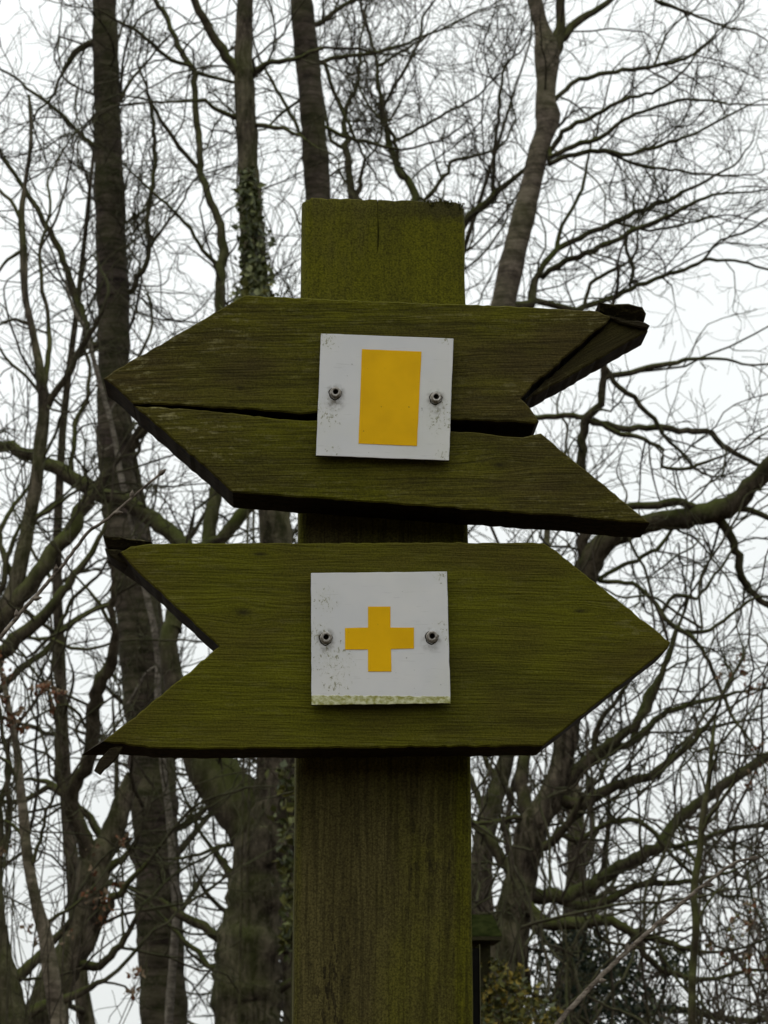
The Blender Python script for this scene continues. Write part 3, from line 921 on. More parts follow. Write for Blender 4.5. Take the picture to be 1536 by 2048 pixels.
traced_tree('forked_tree', 'dark tree whose crown spreads out just above the post top', 'tree', 17.0,
    [(770, 2100, 66), (768, 1400, 58), (766, 900, 50), (768, 560, 42), (766, 480, 38)],
    [[(766, 485, 30), (735, 430, 24), (706, 390, 20), (698, 345, 17), (692, 280, 14), (688, 235, 12), (700, 195, 10), (715, 165, 8), (720, 90, 6), (735, 10, 5)],
     [(768, 490, 30), (800, 440, 24), (833, 395, 19), (812, 360, 17), (798, 340, 16), (778, 285, 14), (768, 230, 12), (760, 190, 10), (752, 115, 8), (727, 30, 7), (715, -40, 6)],
     [(770, 520, 30), (860, 490, 24), (925, 448, 20), (950, 425, 19), (988, 390, 17), (1015, 370, 13), (1043, 345, 10), (1090, 290, 6)],
     [(986, 388, 9), (988, 340, 9), (988, 300, 8), (996, 240, 8), (1003, 170, 7), (1008, 130, 5)],
     [(798, 340, 11), (793, 300, 9), (778, 260, 8), (740, 215, 6), (720, 180, 5)],
     [(850, 400, 9), (895, 345, 9), (901, 325, 8), (950, 312, 7), (1000, 295, 6)],
     [(692, 300, 9), (662, 280, 8), (655, 240, 7), (640, 180, 5)],
     [(778, 290, 8), (850, 250, 7), (905, 220, 6), (960, 190, 5)],
     [(765, 215, 8), (820, 120, 8), (840, 80, 7), (845, 30, 6)],
     [(760, 130, 7), (800, 105, 7), (860, 70, 5), (940, 30, 4)],
     [(712, 395, 14), (722, 372, 12), (720, 350, 9), (730, 320, 6)]],
    M_OAK, twig_from_trunk=0, dens=1.15, lift=.04)

traced_tree('smooth_tree', 'smooth grey brown tree forking at the top, right of the post', 'tree', 16.0,
    [(800, 2100, 84), (815, 1700, 78), (840, 1300, 74), (890, 1010, 70), (950, 800, 66), (985, 700, 62), (1008, 600, 56), (1025, 520, 52), (1045, 440, 49), (1062, 370, 46), (1078, 300, 44), (1091, 262, 44), (1096, 232, 54), (1091, 205, 44),
     (1093, 160, 46), (1094, 105, 58), (1090, 82, 50), (1082, 50, 34), (1069, 0, 32), (1055, -60, 28), (1040, -200, 22)],
    [[(1104, 110, 32), (1118, 70, 26), (1121, 40, 22), (1122, -10, 21), (1124, -80, 18)],
     [(1118, 85, 20), (1140, 62, 19), (1160, 40, 18), (1200, 15, 14), (1240, -15, 12)],
     [(1105, 200, 12), (1158, 160, 11), (1218, 145, 10), (1308, 132, 9), (1368, 117, 8), (1413, 85, 5), (1450, 50, 4)],
     [(1100, 300, 13), (1138, 255, 11), (1183, 235, 10), (1248, 200, 8), (1318, 180, 7), (1368, 140, 5), (1400, 100, 4)],
     [(1098, 318, 12), (1148, 290, 11), (1208, 272, 10), (1248, 240, 8), (1358, 200, 7), (1443, 205, 5), (1518, 210, 4)],
     [(1095, 330, 12), (1138, 310, 11), (1208, 302, 11), (1263, 308, 9), (1338, 285, 8), (1393, 265, 6), (1468, 225, 5), (1520, 200, 3)],
     [(1042, 615, 28), (1066, 600, 24), (1068, 570, 16), (1113, 500, 13), (1228, 445, 12), (1333, 400, 10), (1393, 370, 7), (1470, 330, 5)],
     [(1085, 555, 14), (1118, 530, 13), (1188, 500, 12), (1283, 455, 11), (1353, 425, 9), (1410, 395, 7), (1470, 385, 5)],
     [(1208, 302, 7), (1280, 330, 7), (1340, 340, 6), (1420, 350, 5), (1490, 350, 4)],
     [(1113, 500, 11), (1125, 450, 9), (1160, 390, 8), (1175, 320, 6), (1190, 260, 4)],
     [(1150, 620, 14), (1215, 600, 13), (1262, 578, 11), (1310, 558, 10), (1380, 535, 9), (1405, 522, 8), (1470, 522, 6), (1540, 540, 5)],
     [(1262, 570, 8), (1265, 530, 8), (1250, 490, 7), (1260, 460, 5)],
     [(1405, 522, 6), (1440, 480, 5), (1500, 460, 5), (1560, 420, 4)],
     [(1160, 640, 10), (1180, 570, 9), (1230, 540, 8), (1265, 520, 6)],
     [(1308, 132, 6), (1340, 60, 5), (1390, 20, 4)], [(1380, 30, 8), (1310, 0, 7), (1440, 50, 6), (1490, 60, 4)],
     [(1228, 445, 7), (1300, 460, 6), (1380, 445, 5), (1440, 430, 4)]],
    M_GREY, twig_from_trunk=.4, dens=.86, lift=.03, limb_m=M_LIMB)

traced_tree('spreading_oak', 'spreading mossy tree with a sweeping limb, right of the post', 'tree', 12.5,
    [(1000, 2110, 84), (1012, 1950, 74), (1026, 1830, 70), (1042, 1760, 66), (1054, 1700, 64), (1069, 1645, 58), (1098, 1600, 50), (1120, 1540, 48), (1135, 1450, 48), (1146, 1320, 48), (1156, 1220, 50), (1172, 1140, 50)],
    [[(1165, 1180, 52), (1180, 1125, 56), (1205, 1090, 50), (1250, 1064, 44), (1310, 1046, 42), (1370, 1036, 46), (1420, 1026, 48), (1468, 1008, 44), (1500, 975, 40), (1536, 932, 38), (1600, 880, 34)],
     [(1172, 1150, 30), (1168, 1080, 26), (1163, 990, 24), (1163, 917, 21), (1166, 878, 20), (1176, 835, 19), (1202, 809, 17), (1205, 770, 16), (1212, 715, 14), (1216, 660, 12), (1230, 600, 8)],
     [(1176, 835, 13), (1130, 829, 13), (1075, 835, 12), (1020, 820, 9)],
     [(1176, 838, 14), (1231, 855, 14), (1309, 855, 14), (1387, 865, 13), (1423, 866, 12), (1446, 891, 12), (1508, 926, 9), (1550, 940, 6)],
     [(1208, 755, 13), (1235, 751, 13), (1277, 738, 13), (1335, 728, 11), (1387, 718, 8), (1453, 718, 6), (1498, 731, 5), (1545, 725, 4)],
     [(1210, 735, 11), (1238, 773, 11), (1270, 796, 11), (1306, 838, 10), (1326, 868, 9)],
     [(1185, 838, 10), (1244, 868, 11), (1274, 874, 10), (1326, 900, 8), (1327, 933, 8), (1381, 936, 8), (1410, 923, 7), (1443, 913, 5)],
     [(1420, 1030, 24), (1440, 1040, 21), (1462, 1073, 19), (1474, 1115, 18), (1480, 1150, 16), (1498, 1180, 15), (1540, 1212, 12)],
     [(1465, 1018, 14), (1501, 1022, 13), (1540, 1036, 11)],
     [(1400, 1022, 18), (1361, 1003, 17), (1329, 1008, 18), (1264, 1012, 16), (1210, 1018, 12)],
     [(1185, 1160, 11), (1231, 1138, 10), (1313, 1099, 9), (1348, 1050, 7), (1375, 1010, 5)],
     [(1066, 1650, 34), (1053, 1617, 31), (1045, 1558, 29), (1049, 1520, 27), (1060, 1440, 22)],
     [(1075, 1640, 42), (1104, 1609, 40), (1123, 1578, 34), (1147, 1550, 30), (1186, 1515, 26), (1231, 1480, 22), (1277, 1440, 18), (1306, 1392, 15), (1329, 1333, 12), (1345, 1290, 9), (1370, 1220, 6)],
     [(1118, 1600, 26), (1155, 1613, 25), (1186, 1597, 24), (1248, 1566, 20), (1299, 1550, 18), (1342, 1523, 15), (1381, 1488, 12), (1430, 1430, 8)],
     [(1040, 1785, 36), (1090, 1795, 30), (1150, 1785, 28), (1209, 1753, 27), (1268, 1718, 26), (1319, 1691, 25), (1358, 1640, 24), (1405, 1601, 23), (1455, 1566, 22), (1514, 1527, 20), (1580, 1480, 18)],
     [(1075, 1700, 22), (1092, 1690, 20), (1123, 1667, 19), (1147, 1625, 14), (1165, 1590, 10)],
     [(1123, 1668, 13), (1160, 1680, 13), (1195, 1660, 12), (1240, 1640, 12), (1290, 1650, 11), (1320, 1680, 10)],
     [(1030, 1790, 30), (1065, 1824, 28), (1092, 1847, 26), (1120, 1847, 25), (1178, 1843, 24), (1225, 1843, 20), (1268, 1867, 18), (1327, 1882, 14), (1380, 1900, 10), (1440, 1905, 6)],
     [(1034, 1777, 26), (1014, 1730, 25), (987, 1687, 23), (960, 1660, 20), (930, 1640, 16)],
     [(1061, 1652, 13), (1038, 1634, 11), (995, 1644, 10), (948, 1648, 8)],
     [(1192, 1509, 20), (1264, 1483, 16), (1322, 1431, 13), (1387, 1405, 11), (1443, 1393, 8), (1500, 1380, 5)],
     [(1186, 1515, 14), (1189, 1496, 13), (1196, 1453, 12), (1225, 1408, 10), (1260, 1360, 7)],
     [(1264, 1483, 12), (1290, 1395, 12), (1322, 1349, 10), (1335, 1310, 8), (1350, 1260, 6)],
     [(1200, 1165, 10), (1264, 1167, 10), (1300, 1195, 10), (1329, 1239, 12), (1371, 1265, 12), (1404, 1300, 9), (1449, 1398, 8), (1469, 1440, 7), (1508, 1492, 5)],
     [(1371, 1262, 10), (1420, 1262, 9), (1460, 1230, 8), (1520, 1190, 6)],
     [(1320, 1230, 9), (1350, 1190, 9), (1390, 1195, 8), (1430, 1150, 7), (1470, 1090, 5)],
     [(1100, 1795, 20), (1150, 1810, 18), (1210, 1800, 16), (1280, 1770, 14), (1340, 1765, 12), (1400, 1760, 9), (1470, 1740, 6)],
     [(1319, 1691, 14), (1370, 1690, 12), (1430, 1670, 10), (1490, 1655, 9), (1560, 1650, 7)],
     [(1316, 1560, 9), (1350, 1500, 8), (1394, 1463, 8), (1440, 1430, 6)],
     [(1250, 1850, 14), (1300, 1920, 13), (1350, 1950, 12), (1420, 1960, 10), (1500, 1940, 8)],
     [(1040, 1850, 26), (1044, 1900, 24), (1046, 1980, 22)]],
    M_OAK, twig_from_trunk=.2, dens=.82, lift=.03)

traced_tree('leaning_tree', 'dim thick leaning stem just right of the post below the boards', 'tree', 18.0,
    [(960, 2100, 52), (963, 1950, 50), (965, 1832, 47), (961, 1753, 46), (975, 1636, 42), (995, 1578, 36), (1010, 1527, 32), (1030, 1450, 26), (1060, 1340, 18)],
    [[(975, 1640, 16), (955, 1590, 14), (930, 1540, 12)], [(1000, 1570, 14), (975, 1530, 12), (960, 1480, 9)], [(1020, 1490, 14), (1060, 1470, 12), (1130, 1380, 8)]],
    M_OAK, twig_from_trunk=.6)

traced_tree('multi_stem_tree', 'dark tree splitting into several stems, lower left under the lower board', 'tree', 11.0,
    [(80, 2110, 90), (100, 2000, 78), (117, 1949, 72), (164, 1870, 68), (182, 1793, 64), (190, 1722, 60), (219, 1683, 50), (238, 1628, 42), (252, 1590, 38), (268, 1550, 30)],
    [[(180, 1720, 40), (170, 1690, 36), (156, 1648, 32), (141, 1605, 30), (152, 1568, 29), (176, 1523, 30), (183, 1475, 30), (193, 1387, 30), (211, 1343, 28), (230, 1300, 22), (229, 1260, 16), (223, 1214, 14), (226, 1160, 10), (215, 1090, 7)],
     [(138, 1600, 20), (122, 1570, 18), (115, 1542, 17), (117, 1460, 14), (108, 1425, 10), (95, 1370, 6)],
     [(135, 1595, 15), (94, 1574, 13), (59, 1597, 12), (0, 1605, 9), (-40, 1600, 6)],
     [(219, 1690, 18), (195, 1664, 17), (168, 1624, 16), (125, 1585, 15), (90, 1562, 11), (60, 1555, 7)],
     [(185, 1780, 22), (215, 1740, 18), (245, 1720, 14), (270, 1690, 10)],
     [(150, 1900, 26), (190, 1850, 22), (230, 1800, 18), (262, 1760, 12), (300, 1720, 8)],
     [(140, 1930, 22), (200, 1930, 18), (240, 1890, 14), (270, 1840, 9)],
     [(183, 1475, 8), (150, 1420, 7), (120, 1410, 6), (60, 1440, 5)],
     [(228, 1255, 9), (205, 1220, 8), (190, 1195, 7), (165, 1165, 5)],
     [(220, 1210, 8), (180, 1225, 8), (150, 1245, 8), (117, 1267, 8)]],
    M_OAK, twig_from_trunk=.35, dens=.68, lift=.08)

traced_tree('grey_stem_tree', 'slender pale grey stem at the lower left edge of the picture', 'tree', 9.5,
    [(120, 2110, 40), (117, 2048, 36), (102, 1949, 32), (90, 1870, 28), (74, 1812, 25), (55, 1714, 22), (47, 1628, 20), (39, 1558, 18), (34, 1500, 16), (22, 1440, 13), (6, 1360, 10), (-20, 1280, 7)],
    [[(60, 1740, 10), (80, 1680, 8), (95, 1620, 7), (120, 1570, 5)], [(85, 1850, 10), (120, 1830, 8), (160, 1800, 6), (190, 1770, 4)],
     [(50, 1680, 9), (25, 1650, 8), (0, 1640, 6)], [(40, 1570, 8), (20, 1530, 8), (0, 1515, 6)]],
    M_GREY, twig_from_trunk=.4, dens=.5, reach=.7)

traced_tree('edge_tree', 'dark broad trunk cut off by the bottom left corner', 'tree', 10.5,
    [(30, 2130, 80), (20, 2020, 66), (4, 1930, 50), (-8, 1850, 42), (-14, 1753, 36), (-12, 1650, 40), (-30, 1500, 34), (-60, 1300, 28)],
    [[(30, 1960, 26), (70, 1920, 20), (110, 1880, 16), (140, 1840, 10)], [(-8, 1720, 18), (20, 1650, 14), (14, 1560, 11), (18, 1480, 8)], [(-15, 1640, 14), (10, 1580, 12), (20, 1530, 10)],
     [(50, 2030, 24), (90, 2010, 20), (150, 1990, 16), (210, 1960, 10)]],
    M_OAK, twig_from_trunk=.4, dens=.6)

traced_tree('slanting_tree', 'pair of slanting dark stems at the left edge between the two boards', 'tree', 12.0,
    [(-260, 2000, 70), (-200, 1700, 64), (-130, 1450, 58), (-60, 1310, 50), (0, 1232, 42), (29, 1178, 36), (44, 1112, 31), (52, 1080, 29), (58, 1037, 28), (69, 986, 28), (76, 935, 28), (81, 885, 27), (86, 847, 26), (88, 808, 25),
     (84, 770, 22), (74, 707, 17), (61, 643, 15), (50, 590, 15), (47, 500, 16), (43, 430, 14), (50, 370, 10), (62, 280, 8), (58, 190, 6)],
    [[(-20, 1265, 40), (29, 1208, 38), (59, 1167, 37), (97, 1114, 34), (140, 1062, 32), (160, 1025, 30), (185, 992, 26), (215, 950, 18)],
     [(88, 780, 15), (93, 745, 14), (99, 694, 13), (96, 643, 10), (87, 580, 9), (80, 500, 8), (100, 430, 7), (95, 360, 5)],
     [(92, 815, 16), (102, 800, 15), (114, 778, 15), (137, 745, 14), (155, 707, 14), (173, 681, 13), (195, 640, 10)],
     [(-60, 1370, 40), (0, 1314, 34), (29, 1279, 32), (73, 1249, 27), (117, 1196, 22), (141, 1161, 18), (176, 1117, 14), (205, 1060, 10), (225, 1000, 6)],
     [(-30, 1410, 20), (38, 1343, 15), (88, 1305, 14), (117, 1267, 13), (164, 1232, 10), (217, 1205, 7)],
     [(117, 1267, 9), (126, 1240, 9), (152, 1190, 9), (175, 1172, 8), (205, 1140, 6)],
     [(60, 1275, 8), (108, 1282, 8), (141, 1296, 8), (176, 1299, 7), (226, 1284, 5)],
     [(52, 1085, 14), (70, 1040, 12), (110, 1010, 9), (150, 985, 6)],
     [(30, 1175, 16), (10, 1120, 14), (0, 1060, 12), (30, 1010, 10), (60, 970, 7)],
     [(-20, 1240, 16), (0, 1180, 15), (20, 1100, 12), (40, 1050, 8)],
     [(75, 940, 8), (110, 870, 7), (130, 800, 6), (140, 740, 4)],
     [(45, 445, 9), (20, 400, 8), (-10, 370, 6)], [(47, 500, 8), (15, 520, 7), (-15, 560, 5)],
     [(62, 650, 8), (30, 640, 7), (0, 650, 5)], [(90, 800, 8), (60, 760, 7), (25, 730, 7), (0, 700, 5)],
     [(80, 500, 6), (110, 440, 6), (135, 360, 5), (150, 280, 4)]],
    M_OAK, base=(at(-260, 2000, 12)[0] - .3, 12.0, 0), twig_from_trunk=.35, dens=.75, lift=.07)

# pale sapling standing in front of the left trunk
traced_tree('pale_sapling', 'thin pale grey stem running up in front of the tall left trunk', 'sapling', 13.6,
    [(335, 2100, 17), (340, 2000, 17), (352, 1832, 16), (347, 1753, 16), (339, 1636, 15), (326, 1530, 14), (316, 1400, 14), (316, 1328, 13), (308, 1255, 13), (293, 1190, 13), (267, 1062, 12), (254, 999, 12), (241, 948, 12),
     (231, 885, 11), (218, 829, 11), (203, 778, 11), (188, 722, 10), (173, 664, 9), (147, 618, 7), (130, 560, 5)],
    [[(316, 1330, 6), (290, 1350, 7), (268, 1390, 6), (255, 1410, 4)], [(218, 829, 4), (235, 800, 4), (260, 770, 3)], [(231, 885, 4), (205, 900, 4), (190, 860, 3)]],
    M_PALE, twig_from_trunk=.5, dens=.5, sides=10, limb_m=M_PALE)

traced_tree('thin_sapling', 'thin upright dark sapling at the lower right behind the bare shoot', 'sapling', 6.5,
    [(1383, 2100, 17), (1385, 1950, 16), (1392, 1860, 15), (1388, 1780, 15), (1400, 1700, 14), (1405, 1640, 13), (1418, 1560, 11), (1424, 1490, 9), (1430, 1440, 6)],
    [[(1402, 1665, 9), (1430, 1620, 8), (1470, 1560, 6), (1480, 1520, 4)], [(1416, 1570, 7), (1430, 1520, 6), (1442, 1480, 4)], [(1395, 1730, 5), (1370, 1690, 4), (1355, 1650, 3)],
     [(1390, 1850, 6), (1420, 1800, 5), (1450, 1770, 3)]],
    M_LIMB, twig_from_trunk=.4, dens=.45, sides=8, reach=.5)

# ------------------------------------------------------------------ the wood farther back
def wild_tree(name, h, rad, seed, low=.2, spread=1.0, wander=.13, droop=.03, up=.05, stems=1, dens=1.0):
    """a whole bare tree; returns its two meshes so that others of its kind can share them"""
    global rng
    keep, rng = rng, np.random.default_rng(seed)
    tr = []
    for s in range(stems):
        n = 22
        p = np.zeros((n, 3)); dv = np.array([rng.normal(0, .12 + .22 * (stems > 1)), rng.normal(0, .12 + .22 * (stems > 1)), 1.0])
        w = np.zeros(3)
        if s: p[0] = np.array([rng.normal(0, .25), rng.normal(0, .25), 0])
        p[0, 2] = -.1
        for j in range(1, n):
            w = .6 * w + rng.normal(0, wander * .35, 3)
            dv = nrm(dv + w + np.array([0, 0, .06]))
            p[j] = p[j - 1] + dv * h / n
        r = rad * (1 - np.linspace(0, 1, n) * .88) * (1 + .5 * np.exp(-np.linspace(0, 1, n) * 14)) * (.8 if s else 1)
        tr.append((p, r))
    TP, TR = np.array([t[0] for t in tr]), np.array([t[1] for t in tr])
    A, AR = grow(TP, TR, .42 / dens, (1.2 * spread, 4.2 * spread), (38, 78), 12, low, up, wander, .45, .06, .008)
    B, BR = grow(A, AR, .36 / dens, (.5 * spread, 1.9 * spread), (30, 65), 8, .12, up, .17, .55, .022, .005)
    Cc, CR = grow(B, BR, .20 / dens, (.25 * spread, .9 * spread), (28, 65), 5, .1, up, .2, .6, .008, .0035)
    Dd, DR = grow(Cc, CR, .20 / dens, (.12, .40), (28, 60), 3, .2, up, .2, .7, .0040, .0028, leader=False)
    V1, Q1 = join_tubes([(TP, TR, 10)])
    V2, Q2 = join_tubes([(A, AR, 5), (B, BR, 4), (Cc, CR, 3), (Dd, DR, 3)])
    rng = keep
    m1, m2 = np_mesh('trunk', V1, Q1, 4), np_mesh('crown', V2, Q2, 4)
    m1.materials.append(M_OAK); m2.materials.append(M_TWIG)
    return m1, m2

KINDS = {
    'tall': wild_tree('tall', 13.0, .16, 11, low=.22, spread=.85),
    'broad': wild_tree('broad', 10.0, .17, 12, low=.14, spread=1.0, wander=.17),
    'slim': wild_tree('slim', 11.0, .09, 13, low=.15, spread=.55, up=.10),
    'brush': wild_tree('brush', 4.6, .013, 14, low=.2, spread=.36, stems=4, up=.06, dens=.8),
}
M_FINE = simple('brown_twig_bark', (.045, .036, .027), (.085, .070, .054), 3, .95, .1)
KINDS['thicket'] = wild_tree('thicket', 4.2, .009, 15, low=.25, spread=.34, stems=5, up=.05, dens=1.25, wander=.2)
KINDS['thicket'][1].materials[0] = M_FINE
def stand(name, kind, px, d, rz, s, label, cat='tree', group=None):
    p = at(px, 1500, d)
    o = empty(name, (p[0], p[1], 0), rz)
    o.scale = (s, s, s)
    tag(o, label, cat, group)
    for n, me in zip(('trunk', 'crown'), KINDS[kind]):
        c = bpy.data.objects.new(n, me)
        COL.objects.link(c)
        c.parent = o
        if n == 'crown': c['kind'] = 'stuff'
    return o

for i, (nm, kind, px, d, rz, s, lab) in enumerate([
    ('bare_tree', 'tall', 300, 24, .3, 1.0, 'far bare tree standing straight behind the tall banded left trunk'),
    ('bare_tree', 'broad', 690, 26, 1.7, 1.1, 'far bare tree standing behind the post, its crown spreading to the left'),
    ('bare_tree', 'tall', 640, 25, 2.9, 1.05, 'far bare tree hidden mostly behind the signpost boards'),
    ('bare_tree', 'slim', 860, 22, 4.1, 1.15, 'far slim tree whose twigs show just right above the post top'),
    ('bare_tree', 'broad', 1085, 27, 5.3, 1.15, 'far bare tree behind the trunk of the spreading mossy tree'),
    ('bare_tree', 'tall', 1640, 28, .9, .8, 'far bare tree whose twigs reach in behind the sweeping mossy limb'),
    ('bare_tree', 'broad', -90, 29, 2.2, 1.1, 'far bare tree reaching in from the left edge behind the slanting stems'),
    ('bare_tree', 'slim', 320, 21, 3.6, 1.1, 'far slim tree just right of the tall straight left trunk'),
    ('bare_tree', 'broad', 1640, 19, 2.5, .62, 'low bushy bare tree reaching in from the lower right edge'),
    ('bare_tree', 'slim', 740, 19, 1.2, 1.05, 'far slim tree straight behind the post')]):
    stand(nm, kind, px, d, rz, s, lab, group='bare trees farther back in the wood')

for i, (px, d, rz, s, lab) in enumerate([
    (1090, 14, 3.4, .90, 'twiggy bush right of the post under the point of the lower arrow'),
    (1230, 11, 4.6, .85, 'twiggy bush behind the middle of the lower right shoot'),
    (1370, 12, 5.5, .95, 'twiggy bush behind the thin sapling at lower right'),
    (1500, 22, 2.8, 1.1, 'twiggy bush far back at the right edge')]):
    stand('twiggy_bush', 'brush', px, d, rz, s, lab, 'bush', 'bushes of the undergrowth')

for i, (px, d, rz, s, lab) in enumerate([
    (1120, 17, .5, .95, 'fine twiggy brown thicket low between the post and the spreading tree'),
    (1260, 16, 1.9, 1.0, 'fine twiggy brown thicket low behind the dark evergreen bush'),
    (1390, 15, 3.0, 1.05, 'fine twiggy brown thicket low behind the thin sapling'),
    (1500, 14, 4.2, 1.05, 'fine twiggy brown thicket in the lower right corner'),
    (1330, 21, 5.1, 1.35, 'fine twiggy brown thicket farther back above the lower right shoot')]):
    stand('thicket', 'thicket', px, d, rz, s, lab, 'thicket', 'brown thickets of the undergrowth')

# the same wood goes on beside and behind the viewer
for i, (x, y, rz, s) in enumerate([(-6, 3, .4, .9), (6.5, 2.5, 1.1, .9), (-5, -5, 2.0, 1.0), (5.5, -4.5, 3.1, 1.0), (0.8, -7.5, 4.0, 1.05), (-9.5, -1.5, 5.2, 1.0), (9.5, -1, .7, 1.0),
                                   (-3.2, -10, 1.6, 1.1), (4, -10.5, 2.6, 1.1), (-8.5, -9, 3.7, 1.1), (9, -8.5, 4.8, 1.1)]):
    o = stand('bare_tree', ('broad', 'tall', 'slim')[i % 3], 0, 5, rz, s, 'bare tree of the same wood standing out of the picture', group='bare trees round the viewpoint')
    o.location = (x, y, float(shade_bank(y)) - .05)

# ------------------------------------------------------------------ leaves
def leaf_cloud(name, pts, size, mats, parent, flat=.0, kind='stuff'):
    """small folded leaves (two quads along a midrib), one mesh"""
    n = len(pts)
    a = nrm(rng.standard_normal((n, 3)))
    b_ = nrm(np.cross(a, rng.standard_normal((n, 3))))
    c_ = np.cross(a, b_)
    s = (size[0] + (size[1] - size[0]) * rng.random(n))[:, None]
    tip, side1, side2, base = pts + a * s, pts + (b_ * .34 + c_ * .12) * s + a * s * .42, pts + (-b_ * .34 + c_ * .12) * s + a * s * .42, pts
    V = np.stack([base, side1, tip, side2], 1).reshape(-1, 3)
    i = np.arange(n)[:, None] * 4
    T = np.concatenate([i + np.array([[0, 1, 2]]), i + np.array([[0, 2, 3]])])
    me = np_mesh(name, V, T, 3, False)
    for m in mats: me.materials.append(m)
    mi = rng.integers(0, len(mats), n)
    me.polygons.foreach_set('material_index', np.concatenate([mi, mi]).astype(np.int32))
    o = bpy.data.objects.new(name, me)
    COL.objects.link(o)
    o.parent = parent
    if kind: o['kind'] = kind
    return o
M_IVY1 = simple('ivy_leaf', (.035, .045, .012), (.060, .072, .018), 6, .5, .4)
M_IVY2 = simple('ivy_leaf_pale', (.09, .105, .030), (.13, .14, .045), 6, .55, .35)
M_OCHRE = simple('ochre_leaf', (.16, .115, .018), (.22, .17, .030), 5, .7, .2)
M_OLIVE = simple('olive_leaf', (.070, .072, .016), (.11, .105, .022), 5, .7, .2)
M_RUST = simple('rust_leaf', (.095, .036, .018), (.155, .066, .030), 7, .8, .15)
M_DRY = simple('dry_leaf', (.11, .075, .045), (.19, .14, .09), 7, .85, .1)
M_NEEDLE = simple('needle_green', (.012, .022, .014), (.028, .042, .026), 6, .7, .2)

def ivy(label, d, path, n, rad_px, size, mats, stem_m=M_LIMB):
    S = spline(path, 10)
    P = np.array([at(x, y, d) for x, y, w in S])
    o = empty('ivy', (P[0, 0], P[0, 1], 0))
    org = np.array([P[0, 0], P[0, 1], 0])
    tag(o, label, 'ivy')
    foot = np.linspace(0, 1, 6)[:-1, None]
    Q = np.vstack([np.array([P[0, 0], P[0, 1], 0]) * (1 - foot) + P[0] * foot, P])
    tube_obj('stem', Q - org, np.full(len(Q), .008), stem_m, o, 6)
    k = rng.integers(0, len(S), n)
    w = S[k, 2] / 2 / FPX * d
    off = rng.standard_normal((n, 3)) * (w * .55)[:, None]
    leaf_cloud('foliage', P[k] + off - org, size, mats, o)
    return o
ivy('dark ivy wrapped round the trunk left of the post top', 12.85, [(512, 760, 70), (512, 600, 74), (510, 540, 66), (506, 480, 52), (500, 420, 44), (496, 350, 34)], 900, 40, (.035, .075), [M_IVY1, M_IVY1, M_IVY2])
ivy('bushy pale green ivy tuft sitting just above the upper arrow board', 12.7, [(500, 800, 90), (500, 640, 95), (500, 602, 105), (490, 585, 60)], 420, 60, (.04, .08), [M_IVY2, M_OLIVE, M_IVY1])
ivy('yellow green ivy beside the thick trunk below the lower board', 12.6, [(585, 1900, 40), (578, 1780, 44), (575, 1690, 60), (575, 1600, 54), (570, 1540, 36)], 260, 60, (.04, .085), [M_OLIVE, M_IVY1, M_IVY2])

def leafy_bush(label, d, blobs, n, size, mats, cat='bush', name='leafy_bush'):
    """a bush whose leafy masses stand where the blobs (px, py, radius px) say, on stems from the ground"""
    b0 = at(blobs[0][0], blobs[0][1], d)
    o = empty(name, (b0[0], b0[1], 0))
    org = np.array([b0[0], b0[1], 0])
    tag(o, label, cat)
    tips, pts = [], []
    for (x, y, r) in blobs:
        c = at(x, y, d)
        rr = r / FPX * d
        k = int(n * r * r / sum(q[2] ** 2 for q in blobs)) + 1
        q = rng.standard_normal((k, 3)) * rr * .5
        clump = q[rng.integers(0, max(3, k // 9), k)] + rng.standard_normal((k, 3)) * rr * .12
        pts.append(c + clump)
        for _ in range(2):
            e = c + rng.standard_normal(3) * rr * .5
            t = np.linspace(0, 1, 8)[:, None]
            f = org + np.array([rng.normal(0, .12), rng.normal(0, .12), 0])
            tips.append(f * (1 - t) + e * t + np.sin(t * 3.1) * rng.normal(0, .12, 3) * np.array([1, 1, .2]))
    TP = np.array(tips)
    TR = np.repeat(np.linspace(.0045, .0018, 8)[None], len(TP), 0)
    B, BR = grow(TP, TR, .10, (.12, .4), (25, 65), 5, .4, .05, .2, .6, .003, .0012)
    V, Q = join_tubes([(TP - org, TR, 5), (B - org, BR, 3)])
    np_obj('branches', np_mesh('branches', V, Q, 4), M_TWIG, o, 'stuff')
    leaf_cloud('foliage', np.concatenate(pts) - org, size, mats, o)
    return o
leafy_bush('ochre and olive leafed bush low beside the right edge of the post', 8.0, [(1000, 1975, 55), (985, 1935, 32), (1040, 2000, 50), (1000, 2060, 70), (1060, 2070, 60)], 1100, (.018, .036), [M_OCHRE, M_OLIVE, M_OLIVE, M_IVY1])
leafy_bush('dark evergreen bush low behind the bare shoot at lower right', 13.0, [(1150, 1920, 70), (1210, 1960, 80), (1130, 2010, 80), (1260, 2040, 90), (1330, 1930, 50), (1180, 1870, 40)], 3200, (.022, .045), [M_NEEDLE, M_NEEDLE, M_IVY1], name='evergreen_bush')
leafy_bush('small bush with rusty dead leaves at the left edge level with the cross plate', 8.0, [(20, 1365, 40), (85, 1375, 36), (40, 1440, 36), (110, 1400, 24)], 150, (.018, .034), [M_RUST, M_DRY], name='dead_leaf_bush')
leafy_bush('bush with scattered rusty dead leaves in front of the lower left stems', 8.5, [(20, 1690, 26), (200, 1720, 50), (190, 1830, 60), (75, 1870, 30), (265, 1960, 40)], 150, (.016, .032), [M_RUST, M_DRY], name='dead_leaf_bush')
leafy_bush('bush with a clump of rusty dead leaves right of the lower arrow point', 11.0, [(1488, 1375, 24), (1475, 1330, 26), (1450, 1340, 20), (1520, 1500, 20), (1525, 1560, 26)], 110, (.02, .042), [M_RUST, M_DRY], name='dead_leaf_bush')
